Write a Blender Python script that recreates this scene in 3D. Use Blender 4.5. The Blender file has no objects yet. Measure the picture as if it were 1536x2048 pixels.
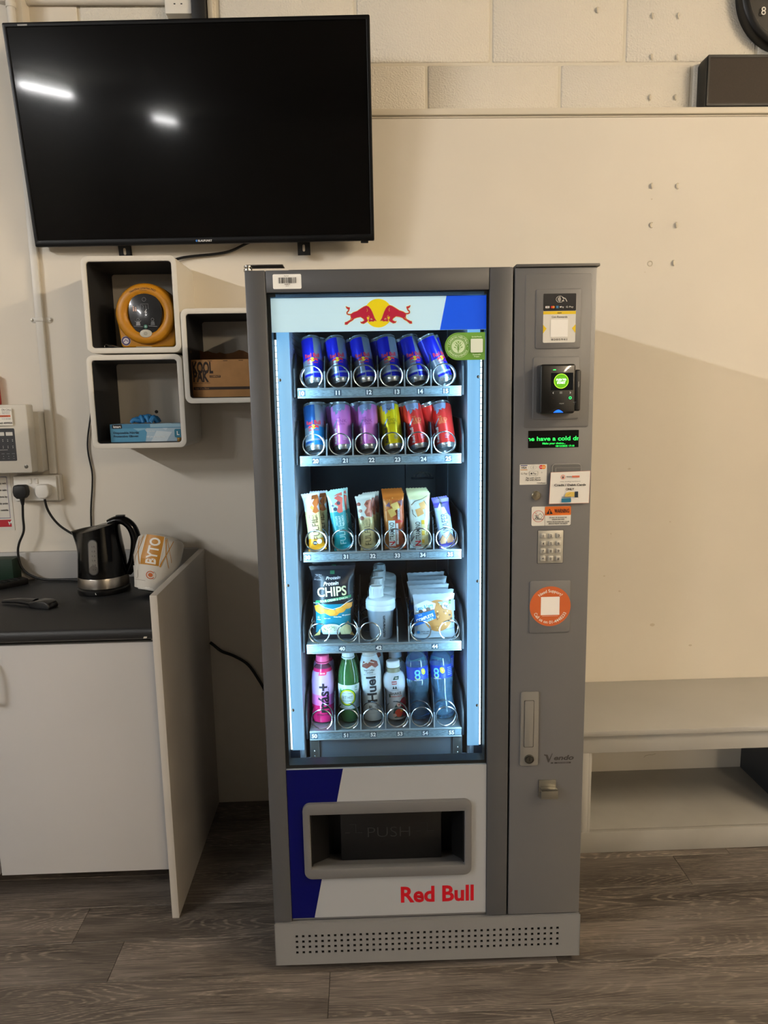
import bpy, bmesh, math, random
from math import sin, cos, pi, radians, sqrt, atan2, hypot
from mathutils import Vector, Matrix
from mathutils.geometry import tessellate_polygon
random.seed(7)
SC = bpy.context.scene
COL = SC.collection
# ------------------------------------------------------------------ camera
PITCH, ROLL, YAW = 0.1587, -0.0176, 0.0310
fw = Vector((sin(YAW)*cos(PITCH), cos(YAW)*cos(PITCH), -sin(PITCH)))
rt = Vector((cos(YAW), -sin(YAW), 0)); up = rt.cross(fw)
r2 = rt*cos(ROLL)+up*sin(ROLL); u2 = up*cos(ROLL)-rt*sin(ROLL)
cam = bpy.data.cameras.new('camera'); camo = bpy.data.objects.new('camera', cam); COL.objects.link(camo)
cam.sensor_fit = 'VERTICAL'; cam.sensor_height = 24.0; cam.lens = 1439.43*24.0/2048.0
cam.clip_start = 0.05; cam.clip_end = 60
mw = Matrix((r2, u2, -fw)).transposed().to_4x4(); mw.translation = Vector((0.2611, -1.7391, 1.5351))
camo.matrix_world = mw
SC.camera = camo
SC.view_settings.view_transform = 'Standard'; SC.view_settings.look = 'None'
SC.view_settings.gamma = 1.0; SC.view_settings.use_curve_mapping = False
SC.view_settings.exposure = 0.0
# ------------------------------------------------------------------ world
wd = bpy.data.worlds.new('world'); SC.world = wd; wd.use_nodes = True
wd.node_tree.nodes['Background'].inputs[0].default_value = (0.9, 0.85, 0.78, 1)
wd.node_tree.nodes['Background'].inputs[1].default_value = 0.05
# lamps of the hall: (x, y, z, length, colour, strength); built below as ceiling battens
LAMPS = [(-3.9, -2.9, 3.2, 1.5, (1.0, 0.99, 0.98), 650),
         (-3.85, -6.2, 3.2, 1.3, (1.0, 0.99, 0.98), 420),
         (-4.1, -11.3, 3.2, 1.3, (1.0, 0.99, 0.98), 420),
         (3.2, -1.75, 3.2, 1.5, (1.0, 0.81, 0.58), 435),
         (3.2, -5.6, 3.2, 1.5, (1.0, 0.81, 0.58), 560)]  # last batten is unseen, added to light the front of the end panel
LED = (0.50, 0.80, 1.0); LED_S = 46.0
# ------------------------------------------------------------------ helpers
def lin(h):
    if not isinstance(h, str): return tuple(h)
    out = []
    for i in (0, 2, 4):
        c = int(h[i:i+2], 16)/255.0
        out.append(c/12.92 if c <= 0.04045 else ((c+0.055)/1.055)**2.4)
    return tuple(out)
_M = {}
def mat(col, rough=0.5, metal=0.0, emit=0.0, ecol=None, noise=0.0, nscale=30.0, bump=0.0, bscale=200.0, coat=0.0, alpha=1.0, trans=0.0, ior=1.45, stretch=None, bdist=.004, spec=.5):
    key = (str(col), rough, metal, emit, str(ecol), noise, nscale, bump, bscale, coat, alpha, trans, ior, str(stretch), bdist, spec)
    if key in _M: return _M[key]
    m = bpy.data.materials.new('material_%02d' % len(_M)); m.use_nodes = True
    nt = m.node_tree; b = nt.nodes['Principled BSDF']; c = lin(col)
    b.inputs['Base Color'].default_value = (*c, 1); b.inputs['Roughness'].default_value = rough
    b.inputs['Metallic'].default_value = metal; b.inputs['Specular IOR Level'].default_value = spec; b.inputs['Coat Weight'].default_value = coat
    b.inputs['Coat Roughness'].default_value = 0.05
    b.inputs['Alpha'].default_value = alpha; b.inputs['Transmission Weight'].default_value = trans; b.inputs['IOR'].default_value = ior
    if emit:
        b.inputs['Emission Color'].default_value = (*lin(ecol or col), 1); b.inputs['Emission Strength'].default_value = emit
    if noise or bump:
        tc = nt.nodes.new('ShaderNodeTexCoord'); src = tc.outputs['Object']
        if stretch:
            mp = nt.nodes.new('ShaderNodeMapping'); mp.inputs['Scale'].default_value = stretch
            nt.links.new(src, mp.inputs[0]); src = mp.outputs[0]
    if noise:
        n = nt.nodes.new('ShaderNodeTexNoise'); n.inputs['Scale'].default_value = nscale; n.inputs['Detail'].default_value = 5
        nt.links.new(src, n.inputs['Vector'])
        r = nt.nodes.new('ShaderNodeValToRGB'); r.color_ramp.elements[0].position = 0.3; r.color_ramp.elements[1].position = 0.7
        r.color_ramp.elements[0].color = (*[x*(1-noise) for x in c], 1); r.color_ramp.elements[1].color = (*[min(1, x*(1+noise)) for x in c], 1)
        nt.links.new(n.outputs['Fac'], r.inputs[0]); nt.links.new(r.outputs[0], b.inputs['Base Color'])
    if bump:
        n = nt.nodes.new('ShaderNodeTexNoise'); n.inputs['Scale'].default_value = bscale; n.inputs['Detail'].default_value = 3
        nt.links.new(src, n.inputs['Vector'])
        bp = nt.nodes.new('ShaderNodeBump'); bp.inputs['Strength'].default_value = bump; bp.inputs['Distance'].default_value = bdist
        nt.links.new(n.outputs['Fac'], bp.inputs['Height']); nt.links.new(bp.outputs[0], b.inputs['Normal'])
    _M[key] = m; return m
def thin_glass(name, tint=(1, 1, 1), refl=1.0, base=0.04):
    m = bpy.data.materials.new(name); m.use_nodes = True; nt = m.node_tree
    for n in list(nt.nodes): nt.nodes.remove(n)
    o = nt.nodes.new('ShaderNodeOutputMaterial'); mx = nt.nodes.new('ShaderNodeMixShader')
    t = nt.nodes.new('ShaderNodeBsdfTransparent'); t.inputs[0].default_value = (*tint, 1)
    g = nt.nodes.new('ShaderNodeBsdfGlossy'); g.inputs['Roughness'].default_value = 0.02
    fr = nt.nodes.new('ShaderNodeFresnel'); ge = nt.nodes.new('ShaderNodeNewGeometry')
    ir = nt.nodes.new('ShaderNodeMapRange'); ir.inputs['To Min'].default_value = 1.45; ir.inputs['To Max'].default_value = 1/1.45
    nt.links.new(ge.outputs['Backfacing'], ir.inputs[0]); nt.links.new(ir.outputs[0], fr.inputs[0])
    ml = nt.nodes.new('ShaderNodeMath'); ml.operation = 'MULTIPLY'; ml.inputs[1].default_value = refl
    nt.links.new(fr.outputs[0], ml.inputs[0]); nt.links.new(ml.outputs[0], mx.inputs[0])
    nt.links.new(t.outputs[0], mx.inputs[1]); nt.links.new(g.outputs[0], mx.inputs[2]); nt.links.new(mx.outputs[0], o.inputs[0])
    return m

def rr(x0, x1, y0, y1, r, n=5):
    r = min(r, (x1-x0)/2-1e-5, (y1-y0)/2-1e-5); p = []
    for cx, cy, a in ((x1-r, y1-r, 0), (x0+r, y1-r, 90), (x0+r, y0+r, 180), (x1-r, y0+r, 270)):
        for k in range(n+1):
            t = radians(a+90*k/n); p.append((cx+r*cos(t), cy+r*sin(t)))
    return p
def ell(cx, cy, rx, ry=None, n=28, a0=0, a1=360):
    ry = rx if ry is None else ry
    if a1-a0 >= 360: return [(cx+rx*cos(2*pi*k/n), cy+ry*sin(2*pi*k/n)) for k in range(n)]
    return [(cx+rx*cos(radians(a0+(a1-a0)*k/n)), cy+ry*sin(radians(a0+(a1-a0)*k/n))) for k in range(n+1)]
PLANES = {'xz': lambda a, b, h: (a, h, b), 'xy': lambda a, b, h: (a, b, h), 'yz': lambda a, b, h: (h, a, b)}

class B:
    """collects shapes of one part; build() links them as ONE mesh object"""
    def __init__(s): s.v = []; s.f = []; s.fm = []; s.mats = []
    def mi(s, m):
        if m not in s.mats: s.mats.append(m)
        return s.mats.index(m)
    def add(s, vs, fs, m):
        o = len(s.v); k = s.mi(m); s.v += [tuple(v) for v in vs]
        for f in fs: s.f.append([i+o for i in f]); s.fm.append(k)
        return s
    def box(s, x0, x1, y0, y1, z0, z1, m):
        vs = [(x, y, z) for z in (z0, z1) for y in (y0, y1) for x in (x0, x1)]
        return s.add(vs, [(0, 2, 3, 1), (4, 5, 7, 6), (0, 1, 5, 4), (2, 6, 7, 3), (0, 4, 6, 2), (1, 3, 7, 5)], m)
    def prism(s, poly, h0, h1, m, plane='xz', scale_end=None):
        pf = PLANES[plane]; n = len(poly); vs = [pf(a, b, h0) for a, b in poly]
        if scale_end:
            cx = sum(p[0] for p in poly)/n; cy = sum(p[1] for p in poly)/n
            vs += [pf(cx+(a-cx)*scale_end, cy+(b-cy)*scale_end, h1) for a, b in poly]
        else: vs += [pf(a, b, h1) for a, b in poly]
        fs = [(i, (i+1) % n, n+(i+1) % n, n+i) for i in range(n)]
        fs += [tuple(range(n)), tuple(range(2*n-1, n-1, -1))]
        return s.add(vs, fs, m)
    def frame(s, po, pi_, h0, h1, m, plane='xz'):
        pf = PLANES[plane]; n = len(po)
        vs = [pf(*p, h0) for p in po]+[pf(*p, h0) for p in pi_]+[pf(*p, h1) for p in po]+[pf(*p, h1) for p in pi_]
        fs = []
        for i in range(n):
            j = (i+1) % n
            fs += [(i, j, n+j, n+i), (2*n+i, 3*n+i, 3*n+j, 2*n+j), (i, 2*n+i, 2*n+j, j), (n+i, n+j, 3*n+j, 3*n+i)]
        return s.add(vs, fs, m)
    def lathe(s, prof, m, n=24, c=(0, 0, 0), matfn=None, cap=True):
        k = len(prof); vs = []
        for r, z in prof:
            for i in range(n):
                a = 2*pi*i/n; vs.append((c[0]+r*sin(a), c[1]-r*cos(a), c[2]+z))
        o = len(s.v); s.v += vs
        for j in range(k-1):
            for i in range(n):
                i2 = (i+1) % n
                s.f.append([o+j*n+i, o+j*n+i2, o+(j+1)*n+i2, o+(j+1)*n+i])
                mm = m
                if matfn:
                    a = (i+0.5)/n*360; a = a-360 if a > 180 else a
                    mm = matfn(a, (prof[j][1]+prof[j+1][1])/2) or m
                s.fm.append(s.mi(mm))
        if cap:
            for j, rev in ((0, True), (k-1, False)):
                if prof[j][0] > 1e-5:
                    f = [o+j*n+i for i in range(n)]; s.f.append(f[::-1] if rev else f)
                    mm = matfn(999, prof[j][1]) if matfn else None
                    s.fm.append(s.mi(mm or m))
        return s
    def tube(s, pts, r, m, n=8, closed=False, caps=True):
        pts = [Vector(p) for p in pts]; k = len(pts); rs = r if isinstance(r, (list, tuple)) else [r]*k
        prev = None; vs = []
        for i, p in enumerate(pts):
            if closed: t = pts[(i+1) % k]-pts[i-1]
            else: t = pts[min(i+1, k-1)]-pts[max(i-1, 0)]
            t.normalize()
            if prev is None:
                q = Vector((0, 0, 1)) if abs(t.z) < 0.9 else Vector((1, 0, 0)); a = t.cross(q).normalized()
            else: a = (prev-t*prev.dot(t)).normalized()
            prev = a; b = t.cross(a)
            for j in range(n): vs.append(p+(a*cos(2*pi*j/n)+b*sin(2*pi*j/n))*rs[i])
        fs = []
        for i in range(k if closed else k-1):
            i2 = (i+1) % k
            for j in range(n): fs.append((i*n+j, i*n+(j+1) % n, i2*n+(j+1) % n, i2*n+j))
        if caps and not closed: fs += [tuple(range(n-1, -1, -1)), tuple((k-1)*n+j for j in range(n))]
        return s.add(vs, fs, m)
    def grid(s, fn, nu, nv, m, matfn=None, closed_u=False):
        vs = [fn(i/nu, j/nv) for j in range(nv+1) for i in range(nu+1)]
        o = len(s.v); s.v += [tuple(v) for v in vs]
        for j in range(nv):
            for i in range(nu):
                a = o+j*(nu+1)+i; s.f.append([a, a+1, a+nu+2, a+nu+1])
                mm = matfn((i+.5)/nu, (j+.5)/nv) if matfn else None
                s.fm.append(s.mi(mm or m))
        return s
    def build(s, name, parent=None, bevel=0.0, seg=2, smooth=35, loc=None, rot=None, weld=False, fixn=True):
        me = bpy.data.meshes.new(name); me.from_pydata(s.v, [], s.f)
        for m in s.mats: me.materials.append(m)
        me.polygons.foreach_set('material_index', s.fm)
        bm = bmesh.new(); bm.from_mesh(me)
        if weld: bmesh.ops.remove_doubles(bm, verts=bm.verts, dist=1e-5)
        if fixn: bmesh.ops.recalc_face_normals(bm, faces=bm.faces)
        if bevel:
            es = [e for e in bm.edges if len(e.link_faces) == 2 and e.calc_face_angle(0) > radians(30)]
            bmesh.ops.bevel(bm, geom=es, offset=bevel, segments=seg, profile=0.5, affect='EDGES', clamp_overlap=True)
        bm.to_mesh(me); bm.free()
        if smooth:
            me.shade_smooth(); me.set_sharp_from_angle(angle=radians(smooth))
        o = bpy.data.objects.new(name, me); COL.objects.link(o)
        if parent: o.parent = parent
        if loc: o.location = loc
        if rot: o.rotation_euler = rot
        return o

_TC = {}
def text_tris(body, bold=0.0, shear=0.0):
    """triangles of a lettering, cap height 1, centred"""
    key = (body, bold, shear)
    if key in _TC: return _TC[key]
    c = bpy.data.curves.new('t', 'FONT'); c.body = body; c.size = 1.0; c.offset = bold; c.shear = shear; c.resolution_u = 3
    c.align_x = 'CENTER'
    o = bpy.data.objects.new('t', c); me = o.to_mesh(); me.calc_loop_triangles()
    vs = [(v.co.x, v.co.y) for v in me.vertices]
    t = [tuple(vs[i] for i in lt.vertices) for lt in me.loop_triangles]
    o.to_mesh_clear(); bpy.data.objects.remove(o); bpy.data.curves.remove(c)
    if t:
        ys = [p[1] for q in t for p in q]; xs = [p[0] for q in t for p in q]
        cy = 0.34; cx = (min(xs)+max(xs))/2; k = 1/0.69
        t = [tuple(((x-cx)*k, (y-cy)*k) for x, y in q) for q in t]
    _TC[key] = t; return t
class P:
    """flat print: coloured 2-D shapes laid on a surface given by a map (x, y, lift) -> point"""
    def __init__(s): s.t = []; s.k = 0
    def tris(s, tr, m, clip=None):
        s.k += 1
        if clip:
            x0, x1, y0, y1 = clip; out = []
            for q in tr:
                p = list(q)
                for ax, lim, sg in ((0, x0, 1), (0, x1, -1), (1, y0, 1), (1, y1, -1)):
                    r = []
                    for i in range(len(p)):
                        a, b = p[i-1], p[i]; da, db = (a[ax]-lim)*sg, (b[ax]-lim)*sg
                        if (da >= 0) != (db >= 0):
                            f = da/(da-db); r.append((a[0]+(b[0]-a[0])*f, a[1]+(b[1]-a[1])*f))
                        if db >= 0: r.append(b)
                    p = r
                    if not p: break
                for i in range(1, len(p)-1): out.append((p[0], p[i], p[i+1]))
            tr = out
        for q in tr: s.t.append((q, m, s.k))
        return s
    def poly(s, pts, m, clip=None):
        ix = tessellate_polygon([[Vector((x, y, 0)) for x, y in pts]])
        return s.tris([tuple(pts[i] for i in t) for t in ix], m, clip)
    def rect(s, x0, x1, y0, y1, m, r=0): return s.poly(rr(x0, x1, y0, y1, r) if r else [(x0, y0), (x1, y0), (x1, y1), (x0, y1)], m)
    def ring(s, cx, cy, r0, r1, m, n=32, a0=0, a1=360, ky=1.0):
        tr = []
        for i in range(n):
            a, b = radians(a0+(a1-a0)*i/n), radians(a0+(a1-a0)*(i+1)/n)
            p = [(cx+r*cos(t), cy+r*ky*sin(t)) for r, t in ((r0, a), (r1, a), (r1, b), (r0, b))]
            tr += [(p[0], p[1], p[2]), (p[0], p[2], p[3])]
        return s.tris(tr, m)
    def line(s, pts, w, m, w2=None):
        tr = []; n = len(pts)
        L = []
        for i, p in enumerate(pts):
            a = pts[max(i-1, 0)]; b = pts[min(i+1, n-1)]; d = (b[0]-a[0], b[1]-a[1]); l = hypot(*d) or 1
            ww = (w+(w2-w)*i/(n-1) if w2 is not None else w)/2
            L.append(((p[0]-d[1]/l*ww, p[1]+d[0]/l*ww), (p[0]+d[1]/l*ww, p[1]-d[0]/l*ww)))
        for i in range(n-1):
            a, b = L[i]; c, d = L[i+1]; tr += [(a, b, d), (a, d, c)]
        return s.tris(tr, m)
    def text(s, body, cx, cy, h, m, bold=0.0, w=None, rot=0.0, shear=0.0, align='c', clip=None):
        """h: cap height; w: squeeze/stretch to this width; align l/c/r"""
        t = text_tris(body, bold, shear)
        if not t: return s
        xs = [p[0] for q in t for p in q]; W = max(xs)-min(xs)
        kx = w/W if w else h
        off = 0 if align == 'c' else (W*kx/2 if align == 'l' else -W*kx/2)
        c_, s_ = cos(radians(rot)), sin(radians(rot)); out = []
        for q in t:
            r = []
            for x, y in q:
                X = x*kx+off; Y = y*h; r.append((cx+X*c_-Y*s_, cy+X*s_+Y*c_))
            out.append(tuple(r))
        return s.tris(out, m, clip)
    def arc_text(s, body, cx, cy, r, h, m, mid=90, bold=0.0, inward=False, k=1.0):
        t = text_tris(body, bold)
        out = []
        for q in t:
            p = []
            for x, y in q:
                x *= h*k; y *= h
                if not inward: a = radians(mid)-x/r; R = r+y
                else: a = radians(mid)+x/r; R = r-y
                p.append((cx+R*cos(a), cy+R*sin(a)))
            out.append(tuple(p))
        return s.tris(out, m)
    def build(s, name, parent, fn, maxedge=None, base=0.0003, step=0.00012):
        b = B(); stack = []
        for q, m, k in s.t:
            if maxedge:
                todo = [q]
                while todo:
                    t = todo.pop(); e = [hypot(t[i][0]-t[(i+1) % 3][0], t[i][1]-t[(i+1) % 3][1]) for i in range(3)]
                    i = max(range(3), key=lambda z: e[z])
                    if e[i] > maxedge:
                        a, c, d = t[i], t[(i+1) % 3], t[(i+2) % 3]; mid = ((a[0]+c[0])/2, (a[1]+c[1])/2)
                        todo += [(a, mid, d), (mid, c, d)]
                    else: stack.append((t, m, k))
            else: stack.append((q, m, k))
        for t, m, k in stack:
            ar = (t[1][0]-t[0][0])*(t[2][1]-t[0][1])-(t[2][0]-t[0][0])*(t[1][1]-t[0][1])
            if ar < 0: t = (t[0], t[2], t[1])
            b.add([fn(x, y, base+step*k) for x, y in t], [(0, 1, 2)], m)
        return b.build(name, parent, smooth=0, fixn=False)
def flat(y0=0.0, ox=0.0, oz=0.0):          # print on a face looking towards -y
    return lambda x, y, e: (ox+x, y0-e, oz+y)
def wrap(rfn, cx=0.0, cz=0.0, turn=0.0):   # print round an upright lathe
    def f(x, y, e):
        r = rfn(cz+y); a = (x+cx)/max(r, 0.004)+turn; r += e
        return (r*sin(a), -r*cos(a), cz+y)
    return f
def prof_r(prof):
    def f(z):
        for (r0, z0), (r1, z1) in zip(prof, prof[1:]):
            if z0 <= z <= z1 and z1 > z0: return r0+(r1-r0)*(z-z0)/(z1-z0)
        return prof[0][0] if z < prof[0][1] else prof[-1][0]
    return f

def tag(o, label=None, cat=None, group=None, kind=None):
    if label: o['label'] = label
    if cat: o['category'] = cat
    if group: o['group'] = group
    if kind: o['kind'] = kind
    return o
def thing(name, label, cat, loc=(0, 0, 0), rot=(0, 0, 0), group=None):
    o = bpy.data.objects.new(name, None); o.empty_display_size = 0.05; COL.objects.link(o)
    o.location = loc; o.rotation_euler = rot
    return tag(o, label, cat, group)
def dup(root, label, loc, rot=None, group=None):
    def cp(o, par):
        c = o.copy(); COL.objects.link(c); c.parent = par
        for ch in list(o.children): cp(ch, c)
        return c
    r = cp(root, None); r.location = loc
    if rot: r.rotation_euler = rot
    r['label'] = label
    if group: r['group'] = group
    return r
def smoothpath(pts, n=6):
    pts = [Vector(p) for p in pts]; out = []
    for i in range(len(pts)-1):
        p0, p1, p2, p3 = pts[max(i-1, 0)], pts[i], pts[i+1], pts[min(i+2, len(pts)-1)]
        for k in range(n):
            t = k/n
            out.append(0.5*((2*p1)+(p2-p0)*t+(2*p0-5*p1+4*p2-p3)*t*t+(3*p1-p0-3*p2+p3)*t**3))
    return out+[pts[-1]]
# ------------------------------------------------------------------ the hall
D = 0.849; BY = 0.909
XL, XR, YB, ZC = -6.5, 4.2, -14.5, 3.35
WALLP = mat('dcd5c8', 0.55, noise=0.035, nscale=2.2, bump=0.05, bscale=60)
BLOCKP = mat('e2dccf', 0.6, noise=0.03, nscale=3, bump=.8, bscale=150, bdist=.006)
MORT = mat('d5cebe', 0.6, bump=0.1, bscale=90)
def struct(o): o['kind'] = 'structure'; return o
# floor with planks
def plank_material():
    m = bpy.data.materials.new('grey_oak_plank'); m.use_nodes = True; nt = m.node_tree; b = nt.nodes['Principled BSDF']
    N = nt.nodes.new; L = nt.links.new
    tc = N('ShaderNodeTexCoord'); oi = N('ShaderNodeObjectInfo')
    rnd = N('ShaderNodeVectorMath'); rnd.operation = 'SCALE'; rnd.inputs[0].default_value = (37, 11, 5); L(oi.outputs['Random'], rnd.inputs['Scale'])
    ad = N('ShaderNodeVectorMath'); ad.operation = 'ADD'; L(tc.outputs['Object'], ad.inputs[0]); L(rnd.outputs[0], ad.inputs[1])
    m1 = N('ShaderNodeMapping'); m1.inputs['Scale'].default_value = (1.6, 9, 1); L(ad.outputs[0], m1.inputs[0])
    n1 = N('ShaderNodeTexNoise'); n1.inputs['Scale'].default_value = 1.5; n1.inputs['Detail'].default_value = 3; L(m1.outputs[0], n1.inputs['Vector'])
    m2 = N('ShaderNodeMapping'); m2.inputs['Scale'].default_value = (5, 260, 1); L(ad.outputs[0], m2.inputs[0])
    n2 = N('ShaderNodeTexNoise'); n2.inputs['Scale'].default_value = 1.6; n2.inputs['Detail'].default_value = 5; n2.inputs['Distortion'].default_value = 0.4; L(m2.outputs[0], n2.inputs['Vector'])
    # cathedral grain: rings of a stretched distorted noise field
    m3 = N('ShaderNodeMapping'); m3.inputs['Scale'].default_value = (1.5, 13, 1); L(ad.outputs[0], m3.inputs[0])
    n3 = N('ShaderNodeTexNoise'); n3.inputs['Scale'].default_value = 0.9; n3.inputs['Detail'].default_value = 1; L(m3.outputs[0], n3.inputs['Vector'])
    mu = N('ShaderNodeMath'); mu.operation = 'MULTIPLY'; mu.inputs[1].default_value = 210; L(n3.outputs['Fac'], mu.inputs[0])
    sn = N('ShaderNodeMath'); sn.operation = 'SINE'; L(mu.outputs[0], sn.inputs[0])
    r1 = N('ShaderNodeValToRGB'); e = r1.color_ramp.elements
    e[0].position = 0.28; e[0].color = (*lin('4a433d'), 1); e[1].position = 0.72; e[1].color = (*lin('80776f'), 1); L(n1.outputs['Fac'], r1.inputs[0])
    r2_ = N('ShaderNodeValToRGB'); e = r2_.color_ramp.elements
    e[0].position = 0.35; e[0].color = (0.40, 0.40, 0.40, 1); e[1].position = 0.62; e[1].color = (1.2, 1.2, 1.2, 1); L(n2.outputs['Fac'], r2_.inputs[0])
    mx = N('ShaderNodeMix'); mx.data_type = 'RGBA'; mx.blend_type = 'MULTIPLY'; mx.inputs['Factor'].default_value = 0.85; L(r1.outputs[0], mx.inputs['A']); L(r2_.outputs[0], mx.inputs['B'])
    r3 = N('ShaderNodeValToRGB'); e = r3.color_ramp.elements
    e[0].position = 0.60; e[0].color = (0, 0, 0, 1); e[1].position = 1.0; e[1].color = (1, 1, 1, 1)
    mr = N('ShaderNodeMapRange'); mr.inputs['From Min'].default_value = -1; L(sn.outputs[0], mr.inputs[0]); L(mr.outputs[0], r3.inputs[0])
    m6 = N('ShaderNodeMapping'); m6.inputs['Scale'].default_value = (22, 300, 1); L(ad.outputs[0], m6.inputs[0])
    n6 = N('ShaderNodeTexNoise'); n6.inputs['Scale'].default_value = 2.0; n6.inputs['Detail'].default_value = 3; L(m6.outputs[0], n6.inputs['Vector'])
    r6 = N('ShaderNodeValToRGB'); r6.color_ramp.elements[0].position = .42; r6.color_ramp.elements[1].position = .66; L(n6.outputs['Fac'], r6.inputs[0])
    m7 = N('ShaderNodeMapping'); m7.inputs['Scale'].default_value = (1.1, 5, 1); L(ad.outputs[0], m7.inputs[0])
    n7 = N('ShaderNodeTexNoise'); n7.inputs['Scale'].default_value = 1.7; n7.inputs['Detail'].default_value = 1; L(m7.outputs[0], n7.inputs['Vector'])
    r7 = N('ShaderNodeValToRGB'); r7.color_ramp.elements[0].position = .40; r7.color_ramp.elements[0].color = (.25, .25, .25, 1); r7.color_ramp.elements[1].position = .60; L(n7.outputs['Fac'], r7.inputs[0])
    m8 = N('ShaderNodeMath'); m8.operation = 'MULTIPLY'; L(r6.outputs[0], m8.inputs[0]); L(r7.outputs[0], m8.inputs[1])
    m4 = N('ShaderNodeMath'); m4.operation = 'MULTIPLY'; L(r3.outputs[0], m4.inputs[0]); L(m8.outputs[0], m4.inputs[1])
    m5 = N('ShaderNodeMath'); m5.operation = 'MULTIPLY'; m5.inputs[1].default_value = 0.75; L(m4.outputs[0], m5.inputs[0])
    mx2 = N('ShaderNodeMix'); mx2.data_type = 'RGBA'; L(m5.outputs[0], mx2.inputs['Factor']); L(mx.outputs['Result'], mx2.inputs['A']); mx2.inputs['B'].default_value = (*lin('b3a596'), 1)
    mt = N('ShaderNodeMix'); mt.data_type = 'RGBA'; mt.blend_type = 'MULTIPLY'; mt.inputs['Factor'].default_value = 1
    mr2 = N('ShaderNodeMapRange'); mr2.inputs['To Min'].default_value = 0.78; mr2.inputs['To Max'].default_value = 1.05; L(oi.outputs['Random'], mr2.inputs[0])
    L(mx2.outputs['Result'], mt.inputs['A']); L(mr2.outputs[0], mt.inputs['B']); L(mt.outputs['Result'], b.inputs['Base Color'])
    b.inputs['Roughness'].default_value = 0.5
    bp = N('ShaderNodeBump'); bp.inputs['Strength'].default_value = 0.25; bp.inputs['Distance'].default_value = 0.002; L(n2.outputs['Fac'], bp.inputs['Height']); L(bp.outputs[0], b.inputs['Normal'])
    return m
PLANK = plank_material()
flo = struct(B().box(XL, XR, YB, D+.1, -.1, -.006, mat('2a2622', .8)).build('floor', smooth=0))
pw, pl_, row0 = 0.1455, 1.22, -0.0075
me = B().box(-pl_/2+.0006, pl_/2-.0006, -pw/2+.0005, pw/2-.0005, -.005, 0, PLANK).build('plank', flo, bevel=.0006, seg=1, smooth=0)
base_mesh = me.data; first = True
ends = {0: 0.147, -1: 0.728-.02, 3: 1.276, 1: -.45, 2: .62, 4: .25, 5: -.9, -2: -.35}
for r in range(-10, 7):
    y = row0-pw/2+pw*r if False else row0+pw*(r-1)+pw/2
    e0 = ends.get(r, random.uniform(-.6, .6))
    for k in range(-3, 3):
        x = e0+pl_*k+pl_/2
        if x+pl_/2 < -2.4 or x-pl_/2 > 2.6: continue
        if y+pw/2 > D+.02: continue
        if first: o = me; first = False
        else: o = me.copy(); COL.objects.link(o)
        o.location = (x, y, 0)
far = B()
for r in range(1):
    far.box(XL, XR, YB, row0+pw*(-11), -.005, -.001, PLANK)
fo = far.build('plank', flo, smooth=0)
# walls and ceiling
wb = struct(B().box(XL, XR, D, D+.2, -.1, 2.459, WALLP).build('wall_back', smooth=0))
wu = struct(B().box(XL, XR, BY+.004, D+.2, 2.459, ZC, MORT).build('wall_back_upper', smooth=0))
struct(B().box(XL, -.80, D, D+.2, 2.459, ZC, WALLP).build('wall_back_corner', smooth=0))
B().box(-.80, -.645, BY-.003, BY+.01, 2.482, ZC, WALLP).build('smooth_panel', wu, bevel=.001)
cw, chh = 0.4587, 0.2262
blk = B().box(-cw/2+.005, cw/2-.005, 0, .02, -chh/2+.005, chh/2-.005, BLOCKP).build('block', wu, bevel=.005, seg=2, smooth=60)
firstb = True
for c in range(-1, 4):
    z = 2.648+chh*(c+.5); j0 = .735 if c % 2 == 0 else .514
    for k in range(-6, 6):
        x = j0+cw*(k+.5)
        if x-cw/2 < -.66 or x > 2.9: continue
        if z-chh/2 < 2.459 and False: continue
        if firstb: o = blk; firstb = False
        else: o = blk.copy(); COL.objects.link(o); o.scale = (1, 1, 1)
        o.location = (x, BY, z)
        if c == -1: o.scale = (1, 1, (2.648-2.482)/chh); o.location.z = (2.648+2.482)/2
        if z+chh/2 > ZC: o.scale = (1, 1, max(.1, (ZC-(2.648+chh*c))/chh)); o.location.z = (ZC+2.648+chh*c)/2
tr = B().box(-.80, XR, D-.014, BY+.004, 2.4615, 2.482, mat('d8cfbd', .45)).box(-.80, XR, D-.004, BY, 2.455, 2.4615, mat('8d8577', .8)).build('trim_1', bevel=.003)
struct(tr)
struct(B().box(XL-.2, XL, YB, D+.2, -.1, ZC, mat('a39d92', .7)).build('wall_left', smooth=0))
struct(B().box(XR, XR+.2, YB, D+.2, -.1, ZC, mat('d8d0c0', .7)).build('wall_right', smooth=0))
struct(B().box(XL, XR, YB-.2, YB, -.1, ZC, mat('8e887c', .8)).build('wall_behind', smooth=0))
struct(B().box(XL, XR, YB, D+.2, ZC, ZC+.1, mat('8d897f', .8)).build('ceiling', smooth=0))
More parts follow.
